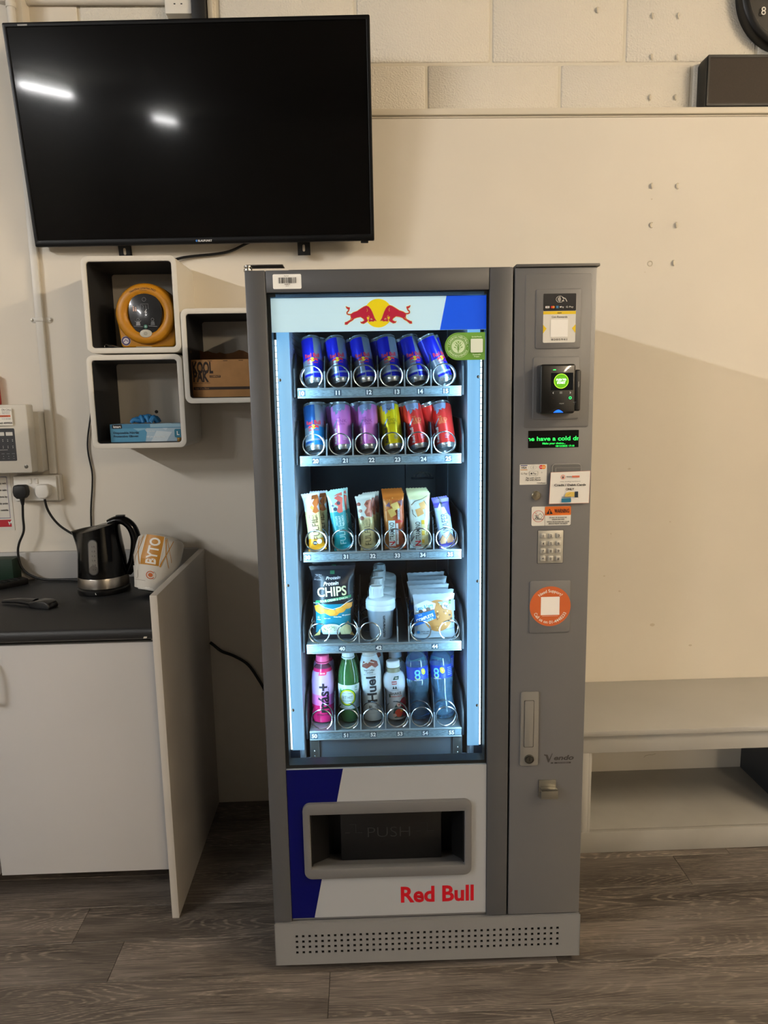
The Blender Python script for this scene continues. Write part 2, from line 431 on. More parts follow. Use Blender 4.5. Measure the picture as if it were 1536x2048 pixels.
# filled fixing holes and scuffs on the wall
pb = B().lathe([(.0105, -.0012), (.0105, .0004), (.0085, .0018), (.0070, .0012), (.006, -.0002), (.0015, -.0004), (.0005, -.0002)], mat('cbc3b2', .6), 16)
pm = None
for x, z in ((1.283, 2.235), (1.374, 2.234), (1.288, 2.107), (1.375, 2.106), (1.287, 1.979), (1.372, 1.98)):
    if pm is None: pm = pb.build('filled_hole', wb, smooth=0)
    else: pm = pm.copy(); COL.objects.link(pm)
    pm.location = (x, D, z); pm.rotation_euler = (pi/2, 0, random.random())
for x, z in ((1.287, 2.797), (1.376, 2.797), (1.289, 2.669), (1.378, 2.668), (1.289, 2.54), (1.378, 2.54), (1.098, 2.815)):
    pm = pm.copy(); COL.objects.link(pm); pm.parent = wu; pm.location = (x, BY, z)
for x, z, w_ in ((1.284, 2.192, .004), (1.24, 1.26, .007), (1.35, .665, .012), (1.22, .8, .006), (1.16, .86, .005), (1.4, 1.06, .004), (1.18, 1.02, .004), (1.27, 1.95, .003), (1.5, .58, .008)):
    B().prism(ell(0, 0, w_*.8, w_*.5, 10), -.0006, .0006, mat('cbc0ad', .7)).build('wall_nick', wb, loc=(x, D, z), smooth=0)
# ceiling battens
def batten(x, y, z, L, colr, st, label):
    t = thing('ceiling_light', label, 'lamp', (x, y, ZC), group='fluorescent battens on the ceiling')
    d = z-ZC
    B().box(-.05, .05, -L/2-.04, L/2+.04, -.06, 0, mat('dedbd2', .5)).box(-.012, .012, -L/2-.03, -L/2, d-.02, -.06, mat('dedbd2', .5)).box(-.012, .012, L/2, L/2+.03, d-.02, -.06, mat('dedbd2', .5)).build('housing', t, bevel=.004)
    B().tube([(0, -L/2, d), (0, L/2, d)], .019, mat(colr, .5, emit=st, ecol=colr), 10).build('tube', t)
for i, l in enumerate(LAMPS):
    batten(*l, ['cool white batten on the ceiling nearest the sockets wall', 'second cool white ceiling batten down the hall', 'farthest cool white ceiling batten down the hall', 'warm white batten on the ceiling nearest the bench wall', 'unseen warm white ceiling batten added to light the end panel'][i])
# ------------------------------------------------------------------ vending machine (local frame: x across, y into the machine, z up)
MROT = -0.0095
def ML(x, y, z): return (x*cos(MROT)-y*sin(MROT), x*sin(MROT)+y*cos(MROT), z)
VM = thing('vending_machine', 'tall grey glass-fronted snack and drink vending machine', 'vending machine', (0, 0, 0), (0, 0, MROT))
GREY = mat('545558', .42, .25, bump=.03, bscale=900)
GREY2 = mat('6d6d6e', .42, .25, bump=.03, bscale=900)
GREYP = mat('7e7e7f', .5, .15, bump=.03, bscale=900)
GREYD = mat('5c5b59', .5, .3)
BLACK = mat('060606', .5); SOFTBLK = mat('0b0b0c', .42); RUB = mat('0d0d0e', .6)
STEEL = mat('b8b8b4', .25, 1.0); CHROME = mat('d8d8d6', .12, 1.0)
WHITE = mat('f1f1ee', .4); OFFW = mat('e6e3da', .5); INK = mat('16161a', .6)
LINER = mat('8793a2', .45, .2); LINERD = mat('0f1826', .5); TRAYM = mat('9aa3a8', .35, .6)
H = 1.83; W = .826
b = B()
b.box(.006, .03, .066, .785, .03, 1.826, GREY).box(.596, .628, .066, .785, .03, 1.826, GREYD)
b.box(.03, .596, .765, .785, .03, 1.826, GREYD).box(.03, .596, .066, .765, 1.80, 1.826, GREY)
b.box(.03, .596, .066, .765, .03, .17, GREYD).box(.628, .823, .03, .785, .03, 1.826, GREY)
b.build('cabinet', VM, bevel=.002)
B().box(.632, .829, -.004, .78, 1.827, 1.834, GREYD).box(.10, .626, .03, .78, 1.827, 1.834, GREYD).build('top_cover', VM, bevel=.002)
# liner: inner walls of the product chamber
b = B()
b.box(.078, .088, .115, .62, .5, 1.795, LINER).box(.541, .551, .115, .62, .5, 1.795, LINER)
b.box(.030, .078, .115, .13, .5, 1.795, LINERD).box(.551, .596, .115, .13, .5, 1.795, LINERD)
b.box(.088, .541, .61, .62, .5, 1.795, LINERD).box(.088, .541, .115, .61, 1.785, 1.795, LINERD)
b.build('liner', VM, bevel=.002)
# rear air duct with louvres and side ribs
b = B()
for k in range(26): b.box(.0881, .0895, .16, .42, 1.40+.0145*k, 1.404+.0145*k, LINER)
b.build('side_louvres', VM, smooth=0)
b = B().box(.40, .50, .60, .612, .62, 1.5, mat('1a1e26', .5)).box(.418, .492, .590, .606, 1.268, 1.274, TRAYM)
b.build('rear_duct', VM, bevel=.003)
b = B(); b.box(.126, .50, .16, .165, .53, .588, mat('77808c', .4, .3)).box(.126, .50, .12, .165, .525, .53, BLACK)
b.add([(.09, .165, .535), (.54, .165, .535), (.54, .07, .49), (.09, .07, .49)], [(0, 1, 2, 3)], mat('8a95a2', .4, .3))
b.box(.10, .126, .15, .17, .53, .60, GREYD).box(.50, .526, .15, .17, .53, .60, GREYD)
b.box(.06, .565, .05, .30, .47, .488, LINERD)
rc = B()
for k, dx_ in enumerate((-.010, 0, .009)):
    rc.tube([(.456+dx_+.019*cos(radians(a)), .583-.004*k, 1.276+.016*sin(radians(a))) for a in range(0, 181, 15)], .0009, mat('b9ae9a', .3, .9), 6)
rc.build('rear_coil_end', VM)
ch = b.build('drop_chute', VM, bevel=.0015)
for x in (.113, .513):
    for z in (.545, .56): B().lathe([(.0028, 0), (.0028, .001), (.0015, .002)], CHROME, 10).build('screw', ch, loc=(x, .15, z), rot=(pi/2, 0, 0))
# LED light bars at both sides behind the glass
ledm = mat((1, 1, 1), .4, emit=LED_S, ecol=LED)
for s in (0, 1):
    f = (lambda x: x) if s == 0 else (lambda x: .6215-x)
    b = B(); x0, x1 = sorted((f(.060), f(.092)))
    b.box(x0, x1, .070, .076, .605, 1.785, mat('9fbdd6', .4, emit=.68, ecol=(.24, .60, 1.0)))
    x0, x1 = sorted((f(.0575), f(.060))); b.box(x0, x1, .070, .114, .605, 1.785, mat('c9d2d8', .4))
    bar = b.build('light_bar', VM, bevel=.0015)
    x0, x1 = sorted((f(.058), f(.0615))); y0 = .056
    # led strip sits on the outer edge and shines inwards across the bar
    q = B().box(x0, x1, .064, .070, .607, 1.70, mat('3a4046', .5))
    for k in range(72): q.box(x0-.0002, x1+.0002, .0615, .064, .612+.0148*k, .6252+.0148*k, mat((1, 1, 1), .4, emit=2.2, ecol=(.75, .95, 1.0)))
    q.build('led_strip', bar, smooth=0)['kind'] = 'stuff'
    x0, x1 = sorted((f(.064), f(.089))); B().box(x0, x1, .0765, .0785, .62, 1.76, ledm).build('led_strip', bar, smooth=0)
    for z in (1.58, 1.06, .72):
        B().lathe([(.004, 0), (.004, .003), (.0015, .004)], CHROME, 10).build('screw', bar, loc=(f(.066), .070, z), rot=(pi/2, 0, 0))
# ------------------------------------------------------------------ door
door = thing('door', None, None); door.parent = VM
fr = B()
fr.box(.002, .049, 0, .062, .150, 1.8285, GREY)                        # hinge stile
fr.box(.0495, .571, .002, .062, 1.7785, 1.8285, GREY)                  # top rail
fr.box(.5715, .626, 0, .062, .150, 1.8285, GREY)                       # lock stile
fr.box(.0495, .571, .006, .06, .150, .158, GREY2)
fr.build('door_frame', door, bevel=.0025, seg=2)
g = B().frame(rr(.0495, .571, .582, 1.778, .001, 1), rr(.0575, .566, .594, 1.770, .001, 1), .012, .050, SOFTBLK)
g.build('gasket', door)
GL = thin_glass('door_glass', (.93, .97, .985), .75)
B().box(.0495, .571, .006, .010, .586, 1.778, GL).build('glass_pane', door, smooth=0)
# header sign, lit from behind
HB = mat('d3e6ee', .4, emit=.36, ecol='c9eafa'); HBL = mat('0a50d8', .4, emit=.4, ecol='0458f0')
hd = B().box(.0535, .568, .018, .024, 1.690, 1.768, HB).build('header_sign', door, smooth=0)
p = P()
p.poly([(.472, 1.768), (.568, 1.768), (.568, 1.690), (.456, 1.690)], HBL); p.build('header_blue_field', door, flat(.018)); p = P()
YEL = mat('f2cf06', .5, emit=.32); RED = mat('c21236', .5, emit=.22); YOUT = mat('f3cf50', .5, emit=.12)
p.poly(ell(.310, 1.7305, .0330, n=40), YEL)
bull = [(472, 220), (490, 208), (520, 198), (548, 180), (572, 166), (590, 160), (605, 165), (620, 182), (632, 205), (641, 228), (650, 252), (664, 274), (648, 268), (640, 276), (622, 272), (608, 278), (604, 262), (612, 246), (600, 240), (590, 242), (592, 256), (600, 266), (588, 278), (566, 290), (548, 286), (542, 274), (552, 278), (572, 268), (566, 254), (545, 240), (518, 244), (496, 252), (484, 264), (462, 276), (442, 294), (426, 294), (428, 278), (440, 276), (466, 262), (474, 246), (470, 232)]
tail = [(474, 222), (456, 222), (444, 216), (444, 206), (456, 194), (460, 182), (452, 172)]
tuft = [(436, 162), (448, 168), (466, 172), (464, 184), (452, 184), (442, 176)]
S = .001215/3.84
for sg in (1, -1):
    c = lambda q: [(.310+sg*(a-677)*S, 1.7305-(y_-215)*S) for a, y_ in q]
    cx = sum(a for a, _ in bull)/len(bull); cy = sum(y_ for _, y_ in bull)/len(bull)
    p.line(c(tail), .0038, YOUT); p.line(c(bull+bull[:1]), .0022, YOUT); p.line(c(tuft+tuft[:1]), .0018, YOUT)
    p.poly(c(bull), RED); p.line(c(tail), .0022, RED); p.poly(c(tuft), RED)
    for q in ([(592, 180), (598, 192), (592, 204)], [(560, 262), (572, 262)], [(612, 262), (624, 252), (634, 262)], [(468, 262), (482, 250)], [(600, 232), (612, 240)]): p.line(c(q), .0009, YOUT)
    p.poly([(a, b_) for a, b_ in c([(622, 256), (632, 260), (624, 264)])], WHITE)
p.build('bulls_emblem', door, flat(.018))
B().box(.07, .56, .012, .016, 1.7695, 1.7765, mat('5c7fa8', .3, .3)).build('header_clip', door, smooth=0)
# round green sticker on the glass
p = P(); GRN = mat('6aa23f', .5); LGR = mat('d7efc9', .5)
gs = [(.562, 1.618), (.562, 1.682)]+[(.498+.032*cos(radians(a)), 1.650+.032*sin(radians(a))) for a in range(90, 271, 10)]
p.poly(gs, GRN); p.ring(.498, 1.650, .0263, .0269, LGR, 36); p.ring(.498, 1.650, .0175, .0181, LGR, 32); p.poly(ell(.498, 1.650, .0158), LGR)
p.arc_text('CARBON NEUTRAL', .498, 1.650, .0220, .0046, LGR, 90, .02, k=1.05); p.arc_text('SANDENVENDO', .498, 1.650, .0222, .0046, LGR, 270, .02, True, k=1.05)
p.poly(ell(.498-.022, 1.650, .0009), LGR); p.poly(ell(.498+.022, 1.650, .0009), LGR)
p.line([(.498, 1.636), (.498, 1.655)], .0016, GRN)
for sx in (-1, 1):
    for (dx, dz, a) in ((.006, .003, 40), (.0085, -.002, 20), (.0045, .008, 60)):
        cx, cz = .498+sx*dx, 1.650+dz; aa = radians(a)
        leaf = [(cx+sx*(u*cos(aa)-v*sin(aa)), cz+u*sin(aa)+v*cos(aa)) for u, v in ((-.003, 0), (-.001, .0014), (.003, 0), (-.001, -.0014))]
        p.poly(leaf, GRN); p.line([(.498, 1.640), (cx-sx*.002, cz-.0015)], .0006, GRN)
    for a in (35, 55, 75): p.poly(ell(.498+sx*.0125*cos(radians(a)), 1.650+.0125*sin(radians(a)), .0007, .0012, 8), GRN)
p.poly([(.4965, 1.660), (.498, 1.664), (.4995, 1.660), (.498, 1.656)], GRN)
p.rect(.527, .556, 1.635, 1.667, mat('e4efdf', .5), .0025)
p.text('SandenVendo', .5415, 1.6715, .0030, LGR, .02); p.text('Sustainable', .5415, 1.6305, .0030, LGR, .02); p.text('Project', .5415, 1.6258, .0030, LGR, .02)
p.build('carbon_sticker', door, flat(.006))
# barcode sticker on the top rail
p = P(); p.rect(.0665, .1325, 1.7865, 1.8195, WHITE, .003)
random.seed(3); x = .079
while x < .121:
    wv = random.choice((.0005, .0007, .0012)); p.rect(x, x+wv, 1.799, 1.812, INK); x += wv+random.choice((.0006, .0009, .0014))
p.text('Red Bull', .0985, 1.8155, .0022, INK); p.text('00-000716', .1, 1.7965, .0020, INK, .03); p.text('2025-10', .1, 1.7925, .0016, INK)
p.build('asset_sticker', door, flat(.002))
# lower panel, print, delivery opening
LP = mat('989b9f', .42); LB = mat('03064c', .4, spec=.2); RB = mat('b00a1c', .42)
oz = (.306, .461)
q = B().frame(rr(.0495, .5705, .158, .585, .0005, 5), rr(.100, .520, .29, .478, .002, 5), .004, .014, LP)
q.build('lower_panel', door)
p = P()
bl = [(.0497, .585), (.197, .585), (.1097+(.197-.1097)*(.492-.161)/.421, .492), (.105, .492), (.0905, .48), (.0905, .29), (.105, .278), (.1097+(.197-.1097)*(.278-.161)/.421, .278), (.1097, .158), (.0497, .158)]
p.poly(bl, LB); p.build('panel_blue_field', door, flat(.004)); p = P()
p.text('Red Bull', .440, .2175, .044, RB, .03, w=.196)
p.build('panel_lettering', door, flat(.004))
GB = mat('6a6a6b', .4, .2)
bz = B().frame(rr(.0885, .531, .277, .4925, .02, 6), rr(.107, .5125, .306, .461, .003, 6), -.006, .014, GB).build('delivery_bezel', door, bevel=.0025)
b = B()
b.box(.107, .110, .006, .12, .27, .47, SOFTBLK).box(.5095, .5125, .006, .12, .27, .47, SOFTBLK).box(.107, .5125, .006, .12, .461, .466, SOFTBLK).box(.107, .5125, .115, .12, .25, .47, BLACK)
b.add([(.107, .0, .306), (.5125, .0, .306), (.5125, .115, .268), (.107, .115, .268)], [(0, 1, 2, 3)], GB)
b.add([(.110, .012, .31), (.110, .012, .461), (.150, .075, .461), (.150, .075, .285)], [(0, 1, 2, 3)], SOFTBLK)
b.add([(.5095, .012, .31), (.5095, .012, .461), (.487, .075, .461), (.487, .075, .285)], [(0, 1, 2, 3)], SOFTBLK)
b.build('delivery_recess', door)
fl = B().box(.183, .457, .052, .062, .290, .462, mat('0e0e0f', .38)).build('push_flap', door, bevel=.003)
p = P(); EMB = mat('2b2b2d', .3)
for ln in ([(.195, .372), (.208, .372)], [(.208, .396), (.225, .396), (.225, .372), (.243, .372)], [(.388, .372), (.401, .372)], [(.401, .396), (.418, .396), (.418, .372), (.436, .372)]): p.line(ln, .0018, EMB)
p.text('PUSH', .314, .372, .030, EMB, -.015, w=.115)
p.build('push_lettering', door, flat(.052), base=.0008)
# hinge
b = B().lathe([(.010, 0), (.010, .006), (.006, .006), (.006, .009), (.0095, .009), (.0095, .013)], STEEL, 18, (.008, .018, 1.8285)).box(.005, .09, .012, .055, 1.8415, 1.8435, GREYD)
b.build('hinge', door, bevel=.0006); B().lathe([(.008, 0), (.008, .005)], STEEL, 14, (.018, .02, .1455)).box(.018, .035, .01, .05, .146, .150, BLACK).build('hinge', door)
# ------------------------------------------------------------------ right hand control column
cp = B().box(.6305, .823, 0, .03, .1505, 1.8265, GREY2).build('control_column', VM, bevel=.003)
B().prism(rr(.6545, .812, 1.4545, 1.812, .006), -.0012, .002, GREY2).build('embossed_plate', cp, bevel=.001)
B().prism(rr(.6795, .787, 1.6405, 1.7775, .005), -.0035, .001, GREY2).build('embossed_plate', cp, bevel=.0015)
B().prism(rr(.675, .787, 1.474, 1.622, .005), -.0035, .001, GREY2).build('embossed_plate', cp, bevel=.0015)
B().prism(rr(.675, .778, .940, 1.0752, .005), -.0030, .001, GREY2).build('embossed_plate', cp, bevel=.0015)
STK = mat('d9d6cd', .5); YL = mat('e2c21a', .5); CRED = mat('c7452b', .5); GRT = mat('9a9a98', .6)
# rewards sticker
p = P(); x0, x1 = .697, .774
p.rect(x0, x1, 1.6545, 1.7665, STK, .003); p.rect(x0, x1, 1.727, 1.7665, INK, .002)
p.rect(x0, x1, 1.7195, 1.7265, YL); p.text('nayax', .7355, 1.723, .0032, INK, .03)
for sg, xx in ((1, x0), (-1, x1)): p.poly([(xx, 1.696), (xx+sg*.0085, 1.687), (xx, 1.676)], YL)
p.text('Get Rewards', .7355, 1.7135, .0046, INK, w=.037); p.text('8285941', .7355, 1.6615, .0042, INK, w=.038)
p.rect(.715, .756, 1.6675, 1.7075, mat('f0eee8', .5))
p.ring(.7355, 1.7535, .0085, .0093, OFFW, 30, 0, 360, .8)
for k in range(4): p.ring(.7270, 1.7535, .0040+.0018*k, .0048+.0018*k, OFFW, 8, -38, 38)
p.line([(.741, 1.757), (.748, 1.755), (.752, 1.748)], .0013, OFFW); p.line([(.740, 1.751), (.745, 1.749)], .0011, OFFW)
p.rect(.7015, .711, 1.7335, 1.738, OFFW, .0008); p.text('VISA', .7063, 1.7357, .0022, mat('2a3a8a', .5), .03)
p.poly(ell(.7168, 1.7357, .0028), mat('c8242a', .5)); p.poly(ell(.7205, 1.7357, .0028), mat('e08a25', .5))
p.rect(.7268, .7322, 1.7330, 1.7385, mat('3a78a8', .5)); p.text('Pay', .7415, 1.7357, .0036, OFFW); p.poly(ell(.7365, 1.7357, .0015), OFFW); p.text('G Pay', .7585, 1.7357, .0036, OFFW, w=.0175)
p.build('payment_sticker', cp, flat(-.0035))
# card reader
cr = thing('card_reader', None, None); cr.parent = VM; tag(cr, 'black contactless card reader with lit green button')
rb = mat('0a0b0c', .28, coat=.3)
b = B().prism(rr(.6835, .766, 1.489, 1.603, .006), -.044, -.003, rb)
b.prism(rr(.766, .7805, 1.494, 1.590, .005), -.040, -.003, mat('101112', .35))
b.build('reader_body', cr, bevel=.004, seg=3)
p = P(); sx, sz = .732, 1.564
p.rect(.708, .760, 1.543, 1.583, mat('0d1118', .15)); p.poly(ell(sx, sz, .0172, n=40), mat('b9e63a', .5, emit=.8, ecol='a8e83a')); p.poly(ell(sx, sz, .0158, n=40), mat('4f8c05', .5, emit=.55, ecol='5cc010'))
p.text('PUSH TO', sx, sz+.0032, .0042, mat('ffffff', .5, emit=1.2), .03, w=.023); p.text('START', sx, sz-.0035, .0050, mat('ffffff', .5, emit=1.2), .03, w=.019)
p.rect(.7125, .7190, 1.5892, 1.5908, mat('40ff70', .5, emit=2.5, ecol='30ff60'))
for k in (1, 2, 3): p.rect(.7125+.0108*k, .7175+.0108*k, 1.5895, 1.5903, mat('3a3a3c', .5))
wt = mat('cfd2d4', .5, emit=.3)
p.line([(.7145, 1.5392), (.7125, 1.5372), (.7145, 1.5352)], .0010, wt); p.line([(.7525, 1.5392), (.7545, 1.5372), (.7525, 1.5352)], .0010, wt)
for k in range(3): p.rect(.7285, .7345, 1.5352+.0018*k, 1.5362+.0018*k, mat('8a8d90', .5))
p.ring(.7535, 1.5252, .0020, .0032, mat('30f080', .5, emit=2.0, ecol='20f070'), 20); p.text('x', .7135, 1.5252, .003, mat('5a2020', .5)); p.text('nayax', .7335, 1.5130, .0034, mat('b0b2b4', .5))
p.line([(.7640, 1.509), (.7640, 1.514), (.7600, 1.5150), (.7680, 1.5150)], .0006, mat('8a8d90', .5))
p.build('reader_screen', cr, flat(-.044))
p = P(); p.text('nayax', 0, 0, .004, mat('8a8d90', .5), rot=90); p.build('reader_lettering', cr, flat(-.040, .7735, 1.556))
b = B().lathe([(.030, -.0005), (.030, .0005)], rb, 30); 
p = P(); p.poly([(.700+.048*k/12, 1.4915+.011*sin(pi*k/12)) for k in range(13)], mat('0c0c0d', .3)); p.poly([(.7145+.024*k/12, 1.4915+.0065*sin(pi*k/12)) for k in range(13)], mat('1464ff', .4, emit=1.6, ecol='1060ff')); p.build('reader_light', cr, flat(-.044))
# message display
dp = B().box(.6665, .789, -.001, .002, 1.4065, 1.448, mat('030403', .2)).build('message_display', VM, smooth=0)
p = P(); GT = mat('30e860', .5, emit=1.7, ecol='20e850'); p.text('ne have a cold dr', .7280, 1.4285, .0098, GT, .015, w=.127, clip=(.667, .7885, 1.40, 1.45))
p.text('Make your choice...', .7290, 1.4170, .0042, GT, .01, w=.056); p.text('18/12/2025 17:18', .7560, 1.4102, .0040, GT, .01, w=.045)
p.build('display_text', dp, flat(-.001))
# payment logos sticker
p = P(); p.rect(.647, .7132, 1.3172, 1.3665, STK, .001)
NAV = mat('22306e', .5)
p.rect(.6488, .6655, 1.3545, 1.3640, OFFW); p.rect(.6488, .6655, 1.3632, 1.3652, NAV); p.rect(.6488, .6655, 1.3530, 1.3546, mat('b87a20', .5)); p.text('VISA', .657, 1.3590, .0048, INK, .03, shear=.2)
p.ring(.680, 1.3595, .0066, .0071, GRT, 26, ky=.75)
for k in range(3): p.ring(.6755, 1.3595, .0028+.0014*k, .0034+.0014*k, GRT, 8, -38, 38)
p.poly(ell(.6990, 1.3600, .0050), mat('c0212b', .5)); p.poly(ell(.7052, 1.3600, .0050), mat('dd8a22', .5)); p.text('MasterCard', .7022, 1.3600, .0022, WHITE, .02, w=.0125)
p.text('G Pay', .6575, 1.3448, .0042, INK, w=.0155); p.rect(.6705, .6905, 1.3398, 1.3500, INK, .001); p.rect(.6709, .6901, 1.3402, 1.3496, STK, .001); p.text('Pay', .6830, 1.3448, .0046, INK, .01); p.poly(ell(.6752, 1.3446, .0020, .0022), INK)
p.text('+', .7005, 1.3465, .006, GRT); p.text('Pay with Cards', .6795, 1.3340, .0034, INK, .02, w=.036, shear=.2); p.text('Pay with Phone', .6795, 1.3290, .0034, INK, .02, w=.037, shear=.2); p.text('CarePoint', .6995, 1.3212, .0030, INK, .02, w=.021, shear=.2)
p.build('card_logo_sticker', cp, flat(0))
# clear holder with card
hl = thing('card_holder', None, None); hl.parent = VM; tag(hl, 'clear plastic holder with a white notice card')
ACR = thin_glass('clear_acrylic', (.975, .975, .97), .9)
B().prism(rr(.722, .797, 1.290, 1.366, .007), -.0028, -.0006, ACR).box(.7225, .8115, -.0065, -.0035, 1.274, 1.335, ACR).build('clear_holder', hl)
b = B().frame(rr(.7255, .7965, 1.29, 1.3665, .008), rr(.7262, .7958, 1.2907, 1.3658, .0075), -.0032, -.0028, mat('b9b6ae', .3)).frame(rr(.734, .7965, 1.33, 1.3575, .001), rr(.7345, .796, 1.3305, 1.357, .001), -.0034, -.003, mat('a9a69e', .3))
b.build('holder_edge', hl)
B().prism([(.7180, 1.2700), (.8155, 1.2705), (.8172, 1.3490), (.7210, 1.3470)], -.0085, -.0075, mat('e2ded6', .5)).build('notice_card', hl, smooth=0)
p = P(); ORG = mat('d0552e', .5)
p.line([(.7180, 1.2700), (.8155, 1.2705), (.8172, 1.3490), (.7210, 1.3470), (.7180, 1.2700)], .0008, mat('d99a88', .5))
for k in range(10):
    a = 2*pi*k/10; p.line([(.7505+.003*cos(a), 1.3355+.003*sin(a)), (.7505+.0062*cos(a), 1.3355+.0062*sin(a))], .0011, ORG)
p.poly(ell(.7505, 1.3345, .0014, .003, 12), INK); p.text('VENDING', .7660, 1.3360, .0026, INK, .02); p.rect(.7725, .7910, 1.3335, 1.3385, mat('d98a72', .5)); p.text('MACHINES', .7817, 1.3360, .0024, ORG, .03)
p.text('www.vending-machines.ie', .7680, 1.3245, .0026, INK, w=.050); p.text('Credit / Debit Cards', .7680, 1.3160, .0048, INK, .03, w=.077); p.text('ONLY', .7680, 1.3055, .0052, INK, .03)
p.poly([(.756, 1.291), (.759, 1.297), (.766, 1.299), (.779, 1.2985), (.779, 1.287), (.756, 1.286)], mat('d9b95a', .5)); p.rect(.780, .788, 1.285, 1.2995, mat('1c2a38', .5)); p.rect(.748, .771, 1.2735, 1.2835, mat('1f6f8f', .5), .001); p.rect(.748, .771, 1.2855, 1.2870, mat('1f4f7a', .5)); p.line([(.760, 1.290), (.770, 1.296)], .0008, mat('b08a30', .5))
p.build('card_print', hl, flat(-.0085))
# coin return button
B().lathe([(.0115, 0), (.0115, .003), (.0095, .005), (.0, .0055)], mat('b5ad98', .25, .9), 22).build('return_button', VM, loc=(.6877, 0, 1.290), rot=(pi/2, 0, 0))
# warning sticker
p = P(); WO = mat('d5691f', .5)
p.rect(.6768, .7752, 1.2140, 1.2632, INK, .004); p.rect(.6773, .7747, 1.2145, 1.2627, STK, .004); p.rect(.7105, .7745, 1.2400, 1.2622, WO, .002); p.line([(.7103, 1.2145), (.7103, 1.2625)], .0006, INK)
p.ring(.6942, 1.2385, .0135, .0145, mat('c03a2a', .5), 34); p.line([(.6850, 1.2485), (.7035, 1.2290)], .0008, mat('c03a2a', .5))
p.poly([(.6985, 1.2460), (.7050, 1.2385), (.6985, 1.2300), (.6920, 1.2390)], INK); p.poly([(.6985, 1.2448), (.7040, 1.2385), (.6985, 1.2314), (.6930, 1.2390)], STK)
p.line([(.6830, 1.2310), (.7060, 1.2310)], .0009, INK); p.line([(.6865, 1.2330), (.690, 1.2370), (.694, 1.2320)], .0018, INK); p.poly(ell(.6885, 1.2395, .0016, n=10), INK)
for k in range(4): p.line([(.6835+.002*k, 1.2400+.003*k), (.6855+.002*k, 1.2405+.003*k)], .0007, INK)
p.poly([(.7138, 1.2438), (.7215, 1.2575), (.7292, 1.2438)], INK); p.text('!', .7215, 1.2490, .0075, WO, .06)
p.text('WARNING', .7515, 1.2512, .0090, INK, .02, w=.0365)
for k, t in enumerate(('DO NOT TIP OR ROCK THE', 'VENDING MACHINE', 'TIPPING OR ROCKING MAY CAUSE', 'SERIOUS INJURY OR DEATH')): p.text(t, .7425, (1.2348, 1.2300, 1.2243, 1.2195)[k], .0028, INK, .03, w=(.043, .031, .056, .047)[k])
p.build('warning_sticker', cp, flat(0))
# keypad
kp = B().prism(rr(.694, .757, 1.1198, 1.2026, .0015), -.0015, .001, mat('b4b2aa', .35, .6)).build('keypad', VM, bevel=.0007)
B().frame(rr(.6932, .7578, 1.119, 1.2034, .0015), rr(.694, .757, 1.1198, 1.2026, .0015), -.0006, .001, INK).build('keypad_rim', kp)
KM = mat('c4c2ba', .3, .6)
for i, ch_ in enumerate('123456789*0#'):
    x = .7065+.0190*(i % 3); z = 1.1900-.0193*(i//3)
    k = B().prism(rr(-.0064, .0064, -.0064, .0064, .0018), -.0045, 0, KM, scale_end=None).build('key', kp, bevel=.0013, loc=(x, -.0012, z))
    p = P(); p.text(ch_, x, z, .0062, mat('4a4a48', .5), .02)
    p.build('key_digit', kp, flat(-.0057))
# support sticker
p = P(); SO = mat('c4602f', .5); sx, sz = .7272, 1.0095
p.poly(ell(sx, sz, .0515, n=48), SO); p.rect(sx-.0235, sx+.0235, sz-.0225, sz+.0245, mat('efe9e2', .5)); p.rect(sx-.020, sx+.020, sz-.0255, sz-.0250, OFFW)
p.arc_text('Need Support?', sx, sz, .0400, .0078, OFFW, 90, .012, k=.95); p.arc_text('Call us on 01-4448233', sx, sz, .0412, .0078, OFFW, 270, .012, True, k=.93)
p.build('support_sticker', cp, flat(-.0030))
# lock plate, key lock, badge, latch
lk = B().prism(rr(.656, .7035, .582, .785, .005), -.005, .001, mat('7f7d79', .38, .3)).build('lock_plate', VM, bevel=.002)
B().frame(rr(.6650, .6905, .6345, .7625, .003), rr(.6660, .6895, .6355, .7615, .003), -.0056, -.0048, BLACK).build('handle_gap', lk)
B().prism(rr(.6660, .6895, .6355, .7615, .003), -.0068, -.004, mat('7f7d79', .35, .3)).build('swing_handle', lk, bevel=.001)
B().lathe([(.0125, 0), (.0125, .002), (.0105, .0028), (.0102, .0012), (.0085, .0012), (.0085, .0035), (0, .0035)], mat('55544f', .3, .8), 26).build('lock_barrel', lk, loc=(.680, -.005, .6017), rot=(pi/2, 0, 0))
B().box(-.0009, .0009, -.0008, .001, -.004, .004, BLACK).build('key_slot', lk, loc=(.680, -.0087, .6017))
p = P(); VG = mat('3a3735', .5)
p.text('endo', .7715, .6005, .0125, VG, .035, w=.052, shear=.22); p.poly([(.7195, .6110), (.7290, .6095), (.7330, .5965), (.7405, .6130), (.7420, .6130), (.7330, .5885), (.7300, .5885), (.7245, .6060), (.7195, .6085)], VG)
p.rect(.7375, .7440, .5845, .5885, VG); p.rect(.7470, .7900, .5843, .5887, VG); p.text('SANDEN', .7690, .5865, .0028, GREY2, .02, w=.030)
p.build('maker_badge', cp, flat(0))
b = B().box(.707, .7515, -.004, .001, .508, .540, mat('8d8a80', .3, .8)).box(.7085, .7525, -.024, -.004, .5195, .5235, mat('a5a298', .25, .9)).box(.7085, .7525, -.024, -.020, .498, .5235, mat('8d8a80', .3, .8)).box(.7065, .7085, -.004, .001, .492, .541, BLACK)
b.build('latch', VM, bevel=.0012)
